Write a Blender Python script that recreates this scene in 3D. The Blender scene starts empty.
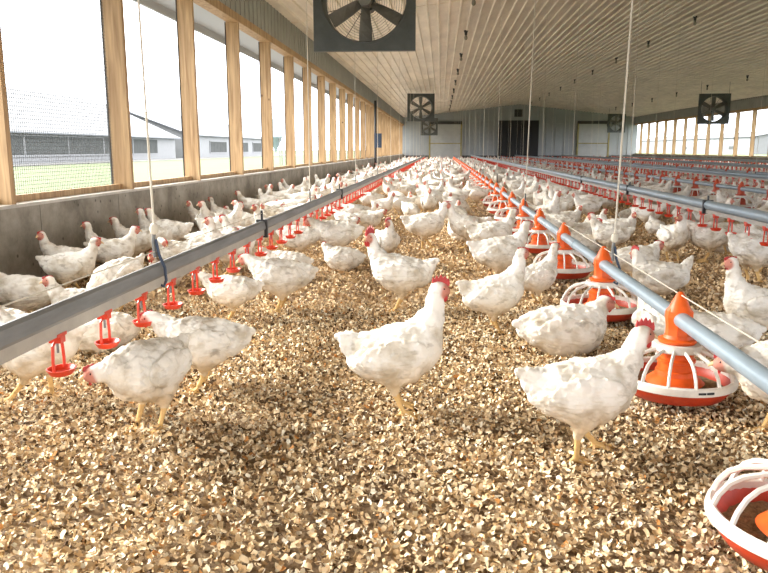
import bpy, math, random
import numpy as np
from mathutils import Vector, Matrix

random.seed(7)
RNG = np.random.default_rng(11)
sc = bpy.context.scene
COL = sc.collection
PI = math.pi

# ------------------------------------------------------------------ camera
FPX = 743.0
CX, CY = 384.0, 286.5
YAW = math.atan(57 / math.hypot(137.5, 743))
PITCH = math.atan(137.5 / 743)
EYE = Vector((0, 0, 0.9))
FWD = Vector((-math.sin(YAW) * math.cos(PITCH), math.cos(YAW) * math.cos(PITCH), -math.sin(PITCH)))
RGT = Vector((math.cos(YAW), math.sin(YAW), 0))
UPV = RGT.cross(FWD)
cam = bpy.data.cameras.new('camera')
cam.sensor_width = 36
cam.lens = FPX / 768 * 36
cam.clip_end = 2000
cam.clip_start = 0.05
camo = bpy.data.objects.new('camera', cam)
COL.objects.link(camo)
camo.matrix_world = Matrix((
    (RGT.x, UPV.x, -FWD.x, EYE.x), (RGT.y, UPV.y, -FWD.y, EYE.y),
    (RGT.z, UPV.z, -FWD.z, EYE.z), (0, 0, 0, 1)))
sc.camera = camo


def on_floor(px, py, z=0.0):
    r = FWD + RGT * ((px - CX) / FPX) - UPV * ((py - CY) / FPX)
    return EYE + r * ((z - EYE.z) / r.z)


# ------------------------------------------------------------------ helpers
def link(o, parent=None):
    COL.objects.link(o)
    if parent is not None:
        o.parent = parent
    return o


def tag(o, label=None, cat=None, group=None, kind=None):
    if label: o['label'] = label
    if cat: o['category'] = cat
    if group: o['group'] = group
    if kind: o['kind'] = kind
    return o


def empty(name, loc=(0, 0, 0), rz=0.0):
    o = bpy.data.objects.new(name, None)
    o.empty_display_size = 0.1
    o.location = loc
    o.rotation_euler = (0, 0, rz)
    return link(o)


def copy_tree(o, parent=None):
    c = o.copy()
    COL.objects.link(c)
    c.parent = parent
    for ch in o.children:
        copy_tree(ch, c)
    return c


class MB:
    def __init__(s):
        s.v, s.f, s.m, s.cur = [], [], [], 0

    def add(s, vs, fs):
        b = len(s.v)
        s.v += [tuple(q) for q in vs]
        for f in fs:
            s.f.append(tuple(i + b for i in f))
            s.m.append(s.cur)
        return s

    def box(s, x0, x1, y0, y1, z0, z1):
        v = [(x0, y0, z0), (x1, y0, z0), (x1, y1, z0), (x0, y1, z0), (x0, y0, z1), (x1, y0, z1), (x1, y1, z1), (x0, y1, z1)]
        return s.add(v, [(0, 3, 2, 1), (4, 5, 6, 7), (0, 1, 5, 4), (1, 2, 6, 5), (2, 3, 7, 6), (3, 0, 4, 7)])

    def quad(s, a, b, c, d):
        return s.add([a, b, c, d], [(0, 1, 2, 3)])

    def tube(s, pts, r, n=8, cap=True, closed=False, flat=1.0):
        pts = [Vector(p) for p in pts]
        m = len(pts)
        rr = r if isinstance(r, (list, tuple)) else [r] * m
        vs, fs = [], []
        up = Vector((0, 0, 1))
        prev = None
        for i, p in enumerate(pts):
            if closed:
                t = pts[(i + 1) % m] - pts[i - 1]
            else:
                t = pts[min(i + 1, m - 1)] - pts[max(i - 1, 0)]
            t.normalize()
            if prev is None:
                a = up.cross(t)
                if a.length < 1e-3: a = Vector((1, 0, 0)).cross(t)
            else:
                a = prev - t * prev.dot(t)
            a.normalize(); prev = a
            b = t.cross(a)
            for k in range(n):
                th = 2 * PI * k / n + PI / n
                vs.append(p + a * (rr[i] * math.cos(th)) + b * (rr[i] * math.sin(th) * flat))
        segs = m if closed else m - 1
        for i in range(segs):
            j = (i + 1) % m
            for k in range(n):
                q = (k + 1) % n
                fs.append((i * n + k, i * n + q, j * n + q, j * n + k))
        if cap and not closed:
            fs.append(tuple(range(n - 1, -1, -1)))
            fs.append(tuple((m - 1) * n + k for k in range(n)))
        return s.add(vs, fs)

    def lathe(s, prof, n=32, c=(0, 0, 0)):
        vs, fs = [], []
        m = len(prof)
        for (r, z) in prof:
            for k in range(n):
                th = 2 * PI * k / n
                vs.append((c[0] + r * math.cos(th), c[1] + r * math.sin(th), c[2] + z))
        for i in range(m - 1):
            for k in range(n):
                q = (k + 1) % n
                fs.append((i * n + k, i * n + q, (i + 1) * n + q, (i + 1) * n + k))
        return s.add(vs, fs)

    def mesh(s, name, mats, smooth=False):
        me = bpy.data.meshes.new(name)
        me.from_pydata(s.v, [], s.f)
        if not isinstance(mats, (list, tuple)): mats = [mats]
        for m in mats: me.materials.append(m)
        if len(mats) > 1:
            me.polygons.foreach_set('material_index', s.m)
        me.update()
        if smooth:
            me.shade_smooth()
            try:
                me.set_sharp_from_angle(angle=math.radians(40))
            except Exception:
                pass
        return me

    def build(s, name, mats, parent=None, smooth=False):
        return link(bpy.data.objects.new(name, s.mesh(name, mats, smooth)), parent)


# ------------------------------------------------------------------ materials
def nmat(name):
    m = bpy.data.materials.new(name)
    m.use_nodes = True
    nt = m.node_tree
    b = nt.nodes['Principled BSDF']
    return m, nt, b


def simple(name, col, rough=0.6, metal=0.0, noise=0.0, scale=8.0, bump=0.0, spec=0.5, stretch=(1, 1, 1), dark=None):
    m, nt, b = nmat(name)
    b.inputs['Roughness'].default_value = rough
    b.inputs['Metallic'].default_value = metal
    b.inputs['Specular IOR Level'].default_value = spec
    b.inputs['Base Color'].default_value = (*col, 1)
    if noise or bump:
        tc = nt.nodes.new('ShaderNodeTexCoord')
        mp = nt.nodes.new('ShaderNodeMapping')
        mp.inputs['Scale'].default_value = stretch
        nz = nt.nodes.new('ShaderNodeTexNoise')
        nz.inputs['Scale'].default_value = scale
        nz.inputs['Detail'].default_value = 6
        nz.inputs['Roughness'].default_value = 0.65
        nt.links.new(tc.outputs['Object'], mp.inputs[0])
        nt.links.new(mp.outputs[0], nz.inputs['Vector'])
        if noise:
            cr = nt.nodes.new('ShaderNodeValToRGB')
            d = dark if dark else tuple(c * (1 - noise) for c in col)
            cr.color_ramp.elements[0].color = (*d, 1)
            cr.color_ramp.elements[0].position = 0.33
            cr.color_ramp.elements[1].color = (*col, 1)
            cr.color_ramp.elements[1].position = 0.62
            nt.links.new(nz.outputs['Fac'], cr.inputs[0])
            nt.links.new(cr.outputs[0], b.inputs['Base Color'])
        if bump:
            bp = nt.nodes.new('ShaderNodeBump')
            bp.inputs['Strength'].default_value = bump
            bp.inputs['Distance'].default_value = 0.01
            nt.links.new(nz.outputs['Fac'], bp.inputs['Height'])
            nt.links.new(bp.outputs[0], b.inputs['Normal'])
    return m


M = {}
M['galv'] = simple('galvanised_steel', (0.21, 0.215, 0.21), 0.55, 0.25, 0.35, 14, stretch=(1, .15, 1))
M['blue_pipe'] = simple('blue_grey_feed_pipe', (0.30, 0.38, 0.44), 0.38, 0.15, 0.22, 10, stretch=(1, .3, 1))
M['white_pipe'] = simple('white_pvc_pipe', (0.40, 0.375, 0.33), 0.5, 0, 0.2, 9)
M['red_cup'] = simple('red_drinker_plastic', (0.62, 0.045, 0.014), 0.4, 0, 0.15, 30)
M['orange'] = simple('orange_hopper_plastic', (0.86, 0.125, 0.012), 0.42, 0, 0.22, 18)
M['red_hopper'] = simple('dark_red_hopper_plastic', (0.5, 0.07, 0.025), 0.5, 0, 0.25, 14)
M['red_pan'] = simple('red_pan_plastic', (0.55, 0.05, 0.015), 0.45, 0, 0.3, 14)
M['white_plastic'] = simple('dusty_white_plastic', (0.78, 0.75, 0.69), 0.45, 0, 0.16, 22)
M['feed'] = simple('mash_feed', (0.36, 0.25, 0.13), 0.95, 0, 0.6, 90, 1.0)
M['cord'] = simple('pale_cord', (0.62, 0.58, 0.48), 0.8)
M['black'] = simple('black_plastic', (0.02, 0.022, 0.025), 0.5)
M['navy'] = simple('blue_black_plastic', (0.03, 0.05, 0.09), 0.45)
M['fan_panel'] = simple('dark_grey_fan_panel', (0.075, 0.085, 0.08), 0.5, 0.2, 0.3, 6)
M['fan_blade'] = simple('dusty_grey_fan_blade', (0.21, 0.21, 0.19), 0.5, 0.3, 0.3, 7)
M['fan_wire'] = simple('dark_guard_wire', (0.12, 0.115, 0.1), 0.5, 0.3)
M['dark_door'] = simple('near_black_door', (0.012, 0.012, 0.012), 0.6)
M['door_panel'] = simple('pale_grey_door_panel', (0.42, 0.44, 0.43), 0.5, 0.1, 0.12, 3)
M['door_frame'] = simple('yellowish_door_frame', (0.36, 0.32, 0.13), 0.7, 0, 0.3, 5)
M['dark_trim'] = simple('dark_gasket', (0.05, 0.05, 0.05), 0.7)
M['white_metal'] = simple('white_cladding', (0.17, 0.175, 0.185), 0.5, 0, 0.08, 2)
M['barn_roof'] = simple('pale_metal_roof', (0.078, 0.086, 0.10), 0.45, 0.1, 0.1, 0.4, stretch=(1, 3, 1))
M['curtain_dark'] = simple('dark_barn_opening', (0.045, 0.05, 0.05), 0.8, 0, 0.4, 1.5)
M['gravel'] = simple('pale_gravel', (0.16, 0.16, 0.155), 0.9, 0, 0.25, 3)
M['grass'] = simple('mown_grass', (0.078, 0.105, 0.032), 0.9, 0, 0.35, 0.35, dark=(0.055, 0.08, 0.024))
M['leaf'] = simple('distant_tree_leaf', (0.09, 0.12, 0.12), 0.9, 0, 0.3, 0.9)  # bluish haze of distance mixed into the leaf colour
M['bark'] = simple('bark', (0.12, 0.09, 0.07), 0.9)
M['silo'] = simple('blue_grey_silo', (0.3, 0.37, 0.42), 0.5, 0.2, 0.15, 2)
M['bulb'] = simple('dusty_bulb_glass', (0.25, 0.24, 0.2), 0.25)
M['net'] = simple('dark_window_netting', (0.11, 0.12, 0.12), 0.6, 0.3)
M['beak'] = simple('horn_beak', (0.72, 0.5, 0.26), 0.45)
M['comb'] = simple('red_comb', (0.50, 0.025, 0.022), 0.5, 0, 0.3, 60)
M['eye'] = simple('dark_eye', (0.03, 0.012, 0.008), 0.12)


def mat_wood():
    m, nt, b = nmat('pale_pine')
    tc = nt.nodes.new('ShaderNodeTexCoord')
    oi = nt.nodes.new('ShaderNodeObjectInfo')
    mp = nt.nodes.new('ShaderNodeMapping')
    mp.inputs['Scale'].default_value = (9, 9, 0.55)
    ad = nt.nodes.new('ShaderNodeVectorMath'); ad.operation = 'ADD'
    ml = nt.nodes.new('ShaderNodeMath'); ml.operation = 'MULTIPLY'; ml.inputs[1].default_value = 37.0
    nt.links.new(oi.outputs['Random'], ml.inputs[0])
    nt.links.new(tc.outputs['Object'], ad.inputs[0]); nt.links.new(ml.outputs[0], ad.inputs[1])
    nt.links.new(ad.outputs[0], mp.inputs[0])
    nz = nt.nodes.new('ShaderNodeTexNoise'); nz.inputs['Scale'].default_value = 3.2; nz.inputs['Detail'].default_value = 5
    nz.inputs['Distortion'].default_value = 0.6
    nt.links.new(mp.outputs[0], nz.inputs['Vector'])
    cr = nt.nodes.new('ShaderNodeValToRGB')
    e = cr.color_ramp.elements
    e[0].position = 0.3; e[0].color = (0.29, 0.17, 0.075, 1)
    e[1].position = 0.68; e[1].color = (0.55, 0.37, 0.19, 1)
    nt.links.new(nz.outputs['Fac'], cr.inputs[0])
    # knots
    vo = nt.nodes.new('ShaderNodeTexVoronoi'); vo.inputs['Scale'].default_value = 3.3
    mp2 = nt.nodes.new('ShaderNodeMapping'); mp2.inputs['Scale'].default_value = (1, 1, 0.8)
    nt.links.new(ad.outputs[0], mp2.inputs[0]); nt.links.new(mp2.outputs[0], vo.inputs['Vector'])
    k = nt.nodes.new('ShaderNodeMapRange'); k.inputs['From Min'].default_value = 0.035; k.inputs['From Max'].default_value = 0.08
    k.inputs['To Min'].default_value = 1; k.inputs['To Max'].default_value = 0
    nt.links.new(vo.outputs['Distance'], k.inputs['Value'])
    mx = nt.nodes.new('ShaderNodeMixRGB'); mx.inputs['Color2'].default_value = (0.09, 0.035, 0.012, 1)
    nt.links.new(k.outputs[0], mx.inputs['Fac']); nt.links.new(cr.outputs[0], mx.inputs['Color1'])
    nt.links.new(mx.outputs[0], b.inputs['Base Color'])
    b.inputs['Roughness'].default_value = 0.6
    return m


def mat_concrete():
    m, nt, b = nmat('stained_concrete')
    tc = nt.nodes.new('ShaderNodeTexCoord')
    nz = nt.nodes.new('ShaderNodeTexNoise'); nz.inputs['Scale'].default_value = 2.2; nz.inputs['Detail'].default_value = 9
    nz.inputs['Roughness'].default_value = 0.7
    nt.links.new(tc.outputs['Object'], nz.inputs['Vector'])
    cr = nt.nodes.new('ShaderNodeValToRGB')
    e = cr.color_ramp.elements
    e[0].position = 0.32; e[0].color = (0.13, 0.115, 0.09, 1)
    e[1].position = 0.66; e[1].color = (0.38, 0.35, 0.29, 1)
    nt.links.new(nz.outputs['Fac'], cr.inputs[0])
    # air holes and dark flecks
    vo = nt.nodes.new('ShaderNodeTexVoronoi'); vo.inputs['Scale'].default_value = 11
    nt.links.new(tc.outputs['Object'], vo.inputs['Vector'])
    k = nt.nodes.new('ShaderNodeMapRange'); k.inputs['From Min'].default_value = 0.07; k.inputs['From Max'].default_value = 0.16
    k.inputs['To Min'].default_value = 0.8; k.inputs['To Max'].default_value = 0
    nt.links.new(vo.outputs['Distance'], k.inputs['Value'])
    mx = nt.nodes.new('ShaderNodeMixRGB'); mx.inputs['Color2'].default_value = (0.05, 0.04, 0.03, 1)
    nt.links.new(k.outputs[0], mx.inputs['Fac']); nt.links.new(cr.outputs[0], mx.inputs['Color1'])
    nt.links.new(mx.outputs[0], b.inputs['Base Color'])
    bp = nt.nodes.new('ShaderNodeBump'); bp.inputs['Strength'].default_value = 0.4; bp.inputs['Distance'].default_value = 0.01
    nt.links.new(nz.outputs['Fac'], bp.inputs['Height']); nt.links.new(bp.outputs[0], b.inputs['Normal'])
    b.inputs['Roughness'].default_value = 0.85
    return m


def mat_litter_floor():
    m, nt, b = nmat('trodden_litter')
    tc = nt.nodes.new('ShaderNodeTexCoord')
    nz = nt.nodes.new('ShaderNodeTexNoise'); nz.inputs['Scale'].default_value = 26; nz.inputs['Detail'].default_value = 8
    nz.inputs['Roughness'].default_value = 0.75
    nz2 = nt.nodes.new('ShaderNodeTexNoise'); nz2.inputs['Scale'].default_value = 1.6; nz2.inputs['Detail'].default_value = 4
    for n_ in (nz, nz2): nt.links.new(tc.outputs['Object'], n_.inputs['Vector'])
    cr = nt.nodes.new('ShaderNodeValToRGB')
    e = cr.color_ramp.elements
    e[0].position = 0.36; e[0].color = (0.16, 0.095, 0.045, 1)
    e[1].position = 0.62; e[1].color = (0.66, 0.47, 0.27, 1)
    nt.links.new(nz.outputs['Fac'], cr.inputs[0])
    cr2 = nt.nodes.new('ShaderNodeValToRGB')
    cr2.color_ramp.elements[0].position = 0.35; cr2.color_ramp.elements[0].color = (0.6, 0.55, 0.5, 1)
    cr2.color_ramp.elements[1].position = 0.65; cr2.color_ramp.elements[1].color = (1, 1, 1, 1)
    nt.links.new(nz2.outputs['Fac'], cr2.inputs[0])
    mx = nt.nodes.new('ShaderNodeMixRGB'); mx.blend_type = 'MULTIPLY'; mx.inputs['Fac'].default_value = 1
    nt.links.new(cr.outputs[0], mx.inputs['Color1']); nt.links.new(cr2.outputs[0], mx.inputs['Color2'])
    nt.links.new(mx.outputs[0], b.inputs['Base Color'])
    bp = nt.nodes.new('ShaderNodeBump'); bp.inputs['Strength'].default_value = 1.0; bp.inputs['Distance'].default_value = 0.03
    nt.links.new(nz.outputs['Fac'], bp.inputs['Height']); nt.links.new(bp.outputs[0], b.inputs['Normal'])
    b.inputs['Roughness'].default_value = 0.95
    return m


def mat_attr(name, rough=0.8, noise=False, sheen=0.0, scale=14, bump=0.0, gain=None):
    m, nt, b = nmat(name)
    at = nt.nodes.new('ShaderNodeAttribute'); at.attribute_name = 'Col'
    b.inputs['Roughness'].default_value = rough
    b.inputs['Specular IOR Level'].default_value = 0.25
    src = at.outputs['Color']
    if noise:
        tc = nt.nodes.new('ShaderNodeTexCoord')
        oi = nt.nodes.new('ShaderNodeObjectInfo')
        ml = nt.nodes.new('ShaderNodeMath'); ml.operation = 'MULTIPLY'; ml.inputs[1].default_value = 53.0
        ad = nt.nodes.new('ShaderNodeVectorMath'); ad.operation = 'ADD'
        nt.links.new(oi.outputs['Random'], ml.inputs[0])
        nt.links.new(tc.outputs['Object'], ad.inputs[0]); nt.links.new(ml.outputs[0], ad.inputs[1])
        nz = nt.nodes.new('ShaderNodeTexNoise'); nz.inputs['Scale'].default_value = scale; nz.inputs['Detail'].default_value = 5
        nt.links.new(ad.outputs[0], nz.inputs['Vector'])
        cr = nt.nodes.new('ShaderNodeValToRGB')
        cr.color_ramp.elements[0].position = 0.33; cr.color_ramp.elements[0].color = (0.68, 0.63, 0.55, 1)
        cr.color_ramp.elements[1].position = 0.52; cr.color_ramp.elements[1].color = (1, 1, 1, 1)
        nt.links.new(nz.outputs['Fac'], cr.inputs[0])
        mx = nt.nodes.new('ShaderNodeMixRGB'); mx.blend_type = 'MULTIPLY'; mx.inputs['Fac'].default_value = 1
        nt.links.new(src, mx.inputs['Color1']); nt.links.new(cr.outputs[0], mx.inputs['Color2'])
        src = mx.outputs[0]
        # shade between parted feathers, painted into the colour as grey noise streaks
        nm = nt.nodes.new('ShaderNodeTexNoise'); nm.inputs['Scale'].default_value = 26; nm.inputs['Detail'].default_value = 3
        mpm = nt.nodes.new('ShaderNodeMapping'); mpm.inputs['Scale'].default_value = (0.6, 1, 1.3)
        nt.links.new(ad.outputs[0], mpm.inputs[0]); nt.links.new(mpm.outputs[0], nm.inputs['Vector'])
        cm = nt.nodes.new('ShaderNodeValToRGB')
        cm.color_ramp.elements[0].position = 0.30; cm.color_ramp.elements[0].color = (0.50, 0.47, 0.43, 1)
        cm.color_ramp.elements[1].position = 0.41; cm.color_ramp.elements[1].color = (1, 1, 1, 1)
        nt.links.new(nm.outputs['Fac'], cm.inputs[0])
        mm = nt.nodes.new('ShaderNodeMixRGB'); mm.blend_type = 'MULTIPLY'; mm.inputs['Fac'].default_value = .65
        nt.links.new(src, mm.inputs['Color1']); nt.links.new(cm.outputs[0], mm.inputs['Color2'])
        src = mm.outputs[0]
        if bump:
            nz3 = nt.nodes.new('ShaderNodeTexNoise'); nz3.inputs['Scale'].default_value = 70; nz3.inputs['Detail'].default_value = 4
            mp = nt.nodes.new('ShaderNodeMapping'); mp.inputs['Scale'].default_value = (0.45, 1, 1)
            nt.links.new(ad.outputs[0], mp.inputs[0]); nt.links.new(mp.outputs[0], nz3.inputs['Vector'])
            bp = nt.nodes.new('ShaderNodeBump'); bp.inputs['Strength'].default_value = bump; bp.inputs['Distance'].default_value = 0.006
            nt.links.new(nz3.outputs['Fac'], bp.inputs['Height']); nt.links.new(bp.outputs[0], b.inputs['Normal'])
    nt.links.new(src, b.inputs['Base Color'])
    return m


M['wood'] = mat_wood()
M['concrete'] = mat_concrete()
M['litter_floor'] = mat_litter_floor()
M['chips'] = mat_attr('wood_shaving', 0.75)
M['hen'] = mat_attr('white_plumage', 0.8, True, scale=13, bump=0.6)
M['ceiling'] = simple('dusty_white_ceiling_steel', (0.88, 0.81, 0.68), 0.34, 0.0, 0.25, 1.3, stretch=(2, .5, 1))
M['rib_wall'] = simple('ribbed_grey_wall_steel', (0.36, 0.37, 0.35), 0.5, 0.1, 0.2, 2)
M['end_wall'] = simple('pale_grey_end_wall', (0.33, 0.36, 0.37), 0.5, 0.05, 0.15, 1)
M['sill'] = simple('dusty_sill_flashing', (0.56, 0.53, 0.47), 0.6, 0, 0.3, 5)
M['soffit'] = simple('grey_soffit', (0.45, 0.47, 0.48), 0.6)


def attr_mesh(name, v, f4, cols, mat, smooth=True):
    """numpy arrays -> mesh of quads with a point colour attribute."""
    me = bpy.data.meshes.new(name)
    nv, nf = len(v), len(f4)
    me.vertices.add(nv)
    me.vertices.foreach_set('co', np.asarray(v, dtype=np.float32).ravel())
    me.loops.add(nf * 4)
    me.loops.foreach_set('vertex_index', np.asarray(f4, dtype=np.int32).ravel())
    me.polygons.add(nf)
    me.polygons.foreach_set('loop_start', np.arange(0, nf * 4, 4, dtype=np.int32))
    me.update(calc_edges=True)
    a = me.attributes.new('Col', 'FLOAT_COLOR', 'POINT')
    c4 = np.ones((nv, 4), dtype=np.float32)
    c4[:, :3] = cols
    a.data.foreach_set('color', c4.ravel())
    me.materials.append(mat)
    if smooth: me.shade_smooth()
    return me


# ------------------------------------------------------------------ setting
XL, XR, Y0, Y1 = -2.65, 13.3, -5.0, 53.5
XRIDGE, ZE, ZR = 5.3, 3.08, 3.95
SILL, HEAD = 0.56, 2.52


def ceil_z(x):
    return ZE + (ZR - ZE) * (1 - abs(x - XRIDGE) / (XRIDGE - XL))


tag(MB().quad((XL - .2, Y0, 0), (XR + .2, Y0, 0), (XR + .2, Y1, 0), (XL - .2, Y1, 0)).build('floor', M['litter_floor']), kind='structure')

mb = MB()  # ribbed steel ceiling, two slopes; ribs run the length of the house
prof = []
x = XL
while x < XR:
    for dx, dz in ((0, 0), (0.15, 0), (0.16, -0.034), (0.185, -0.034), (0.195, 0)):
        xx = min(x + dx, XR)
        if xx >= XR and prof and prof[-1][0] >= XR: continue
        prof.append((xx, ceil_z(xx) + dz))
    x += 0.2
ys = [Y0, 5, 15, 25, 35, 45, Y1]
for yv in ys:
    for (a, b_) in prof: mb.v.append((a, yv, b_))
n = len(prof)
for j in range(len(ys) - 1):
    for i in range(n - 1):
        mb.f.append((j * n + i, j * n + i + 1, (j + 1) * n + i + 1, (j + 1) * n + i)); mb.m.append(0)
# screw rows / sheet laps across the ceiling
tag(mb.build('ceiling', M['ceiling']), kind='structure')
lap = MB()
for yv in (13.5, 27, 40.5):
    lap.tube([(XL, yv, ZE - .002), (XRIDGE, yv, ZR - .002), (XR, yv, ZE - .002)], 0.012, 4)
tag(lap.build('trim_1', M['ceiling']), kind='structure')

# concrete curb walls
for nm, xa, xb in (('wall_left', XL - .2, XL), ('wall_right', XR, XR + .2)):
    w = MB()
    y = Y0
    while y < Y1:
        y2 = min(y + 1.22, Y1)
        w.box(xa, xb, y + .004, y2 - .004, -.05, SILL - .02)
        y = y2
    w.box(xa + .01 if xa < 0 else xa + .01, xb - .01 if xa < 0 else xb - .01, Y0, Y1, -.05, SILL - .03)
    tag(w.build(nm, M['concrete']), kind='structure')
    s = MB(); inn = XL + .02 if xa < 0 else XR - .02
    if xa < 0: s.box(xa - .02, inn, Y0, Y1, SILL - .02, SILL)
    else: s.box(inn, xb + .02, Y0, Y1, SILL - .02, SILL)
    tag(s.build('trim_2' if xa < 0 else 'trim_3', M['sill']), kind='structure')
    # ribbed steel band above the windows
    s = MB(); y = Y0
    sx = XL if xa < 0 else XR
    sg = 1 if xa < 0 else -1
    while y < Y1:
        s.box(min(sx - sg * .1, sx), max(sx - sg * .1, sx), y, y + .1, HEAD + .1, ZE)
        s.box(min(sx - sg * .1, sx + sg * .012), max(sx - sg * .1, sx + sg * .012), y + .1, y + .13, HEAD + .1, ZE)
        s.box(min(sx - sg * .1, sx), max(sx - sg * .1, sx), y + .13, y + .23, HEAD + .1, ZE)
        y += .23
    tag(s.build('wall_left_upper' if xa < 0 else 'wall_right_upper', M['rib_wall']), kind='structure')
    # header beam and bottom rail, pine
    s = MB()
    if xa < 0: s.box(XL - .15, XL + .012, Y0, Y1, HEAD, HEAD + .1)
    else: s.box(XR - .012, XR + .15, Y0, Y1, HEAD, HEAD + .1)
    hb = s.build('trim_4' if xa < 0 else 'trim_5', M['wood']); tag(hb, kind='structure')
    # soffit outside
    s = MB()
    if xa < 0: s.box(XL - .8, XL - .15, Y0 - 1, Y1 + 1, HEAD + .12, HEAD + .16); s.box(XL - .84, XL - .8, Y0 - 1, Y1 + 1, HEAD + .02, HEAD + .3)
    else: s.box(XR + .15, XR + .8, Y0 - 1, Y1 + 1, HEAD + .12, HEAD + .16)
    tag(s.build('roof_soffit' if xa < 0 else 'roof_soffit_right', M['soffit']), kind='structure')
# roof outside above the ceiling (keeps the daylight out)
r = MB()
r.quad((XL - .9, Y0, ZE + .12), (XRIDGE, Y0, ZR + .2), (XRIDGE, Y1, ZR + .2), (XL - .9, Y1, ZE + .12))
r.quad((XRIDGE, Y0, ZR + .2), (XR + .9, Y0, ZE + .12), (XR + .9, Y1, ZE + .12), (XRIDGE, Y1, ZR + .2))
tag(r.build('roof', M['barn_roof']), kind='structure')

PITCHW = 1.83
post_me = MB().box(-.165, 0, 0, .048, SILL, HEAD).mesh('window_post', M['wood'])
railL = MB().box(-.13, -.09, .045, PITCHW, SILL, SILL + .045).mesh('window_rail', M['wood'])
gask = MB().box(-.176, -.166, -.008, .056, SILL, HEAD).mesh('window_gasket', M['dark_trim'])
ypost = []
y = 6.27 - 6 * PITCHW
while y < Y1:
    ypost.append(y); y += PITCHW
nw = 0
for side in (0, 1):
    for y in ypost:
        nw += 1
        for nm, me in (('window_%d' % nw, post_me),):
            w = link(bpy.data.objects.new(nm, me)); tag(w, kind='structure')
            w.location = (XL, y, 0) if side == 0 else (XR, y, 0)
            if side: w.scale = (-1, 1, 1)
            link(bpy.data.objects.new('window_rail', railL), w)
            link(bpy.data.objects.new('window_gasket', gask), w)
            if side == 0 and 4.0 < y < 5.0:      # wire netting in the bay nearest the camera
                nb = MB()
                k = .0
                while k < PITCHW - .05:
                    nb.box(-.155, -.1528, .05 + k, .0522 + k, SILL, HEAD); k += .026
                k = .02
                while k < HEAD - SILL:
                    nb.box(-.155, -.1528, .045, PITCHW, SILL + k, SILL + k + .0022); k += .026
                nb.build('window_netting', M['net'], w)

# end wall (far) with panels, doors
mb = MB()
mb.add([(XL - .2, Y1, 0), (XR + .2, Y1, 0), (XR + .2, Y1, ZE + .02), (XRIDGE, Y1, ZR + .05), (XL - .2, Y1, ZE + .02)], [(0, 1, 2, 3, 4)])
x = XL
while x < XR:
    mb.box(x, x + .04, Y1 - .03, Y1, 0, ceil_z(min(x + .04, XR)) - .03); x += .62
mb.box(XL, XR, Y1 - .06, Y1, 2.62, 2.68)
tag(mb.build('wall_end', M['end_wall']), kind='structure')
tag(MB().box(XL, XR, Y1 - .05, Y1 - .031, 0, .45).build('baseboard_end', M['dark_trim']), kind='structure')
d = MB().box(3.95, 6.75, Y1 - .12, Y1 - .07, 0.02, 2.85).build('door_1', M['dark_door']); tag(d, kind='structure')
pl = MB()
for q in (4.65, 5.35, 6.05): pl.box(q - .02, q + .02, Y1 - .14, Y1 - .12, .02, 2.85)
pl.build('door_rib', M['dark_door'], d)
k = 2
for xa, xb in ((-.75, 1.35), (9.5, 11.5)):
    d = MB().box(xa, xb, Y1 - .12, Y1 - .07, 0.02, 2.6).build('door_%d' % k, M['door_panel']); tag(d, kind='structure'); k += 1
    fr = MB(); fr.box(xa - .1, xa, Y1 - .16, Y1 - .07, 0.02, 2.75); fr.box(xb, xb + .1, Y1 - .16, Y1 - .07, 0.02, 2.75)
    fr.build('door_frame', M['door_frame'], d)
    fr = MB(); fr.box(xa - .1, xb + .1, Y1 - .16, Y1 - .07, 2.6, 2.8); fr.build('door_track', M['dark_trim'], d)
    fr = MB(); fr.box(xa, xb, Y1 - .14, Y1 - .12, 1.25, 1.32); fr.build('door_bar', M['door_frame'], d)
v = MB().box(5.05, 5.6, Y1 - .1, Y1 - .04, 3.1, 3.6).build('wall_vent', M['dark_door'])
tag(v, 'small dark square vent high on the end wall above the black double door', 'vent')
g = MB()
for q in range(6): g.box(5.05, 5.6, Y1 - .12, Y1 - .1, 3.13 + q * .08, 3.15 + q * .08)
g.build('louvre', M['fan_wire'], v)
# wall behind the camera: unseen, wide doorway added to let daylight in
mb = MB()
mb.box(XL - .2, 0.2, Y0 - .1, Y0, 0, ZE)
mb.box(7.0, XR + .2, Y0 - .1, Y0, 0, ZE)
mb.box(XL - .2, XR + .2, Y0 - .1, Y0, 3.0, 4.0)
tag(mb.build('wall_back', M['end_wall']), kind='structure')

# ------------------------------------------------------------------ outdoors
tag(MB().quad((-400, -300, -.12), (XL - .2, -300, -.12), (XL - .2, 700, -.12), (-400, 700, -.12)).quad(
    (XR + .2, -300, -.12), (400, -300, -.12), (400, 700, -.12), (XR + .2, 700, -.12)).quad(
    (XL - .2, -300, -.12), (XR + .2, -300, -.12), (XR + .2, Y0, -.12), (XL - .2, Y0, -.12)).build('lawn_ground', M['grass']), kind='structure')
tag(MB().box(-9.3, XL - .2, -60, 200, -.12, -.09).build('gravel_strip_ground', M['gravel']), kind='structure')
tag(MB().box(-27.9, -24.5, -60, 200, -.12, -.08).build('barn_apron_ground', M['gravel']), kind='structure')
tag(MB().box(XL - 1, XR + 1, -30, Y0 - .2, -.12, -.02).build('yard_ground', M['gravel']), kind='structure')


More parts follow.
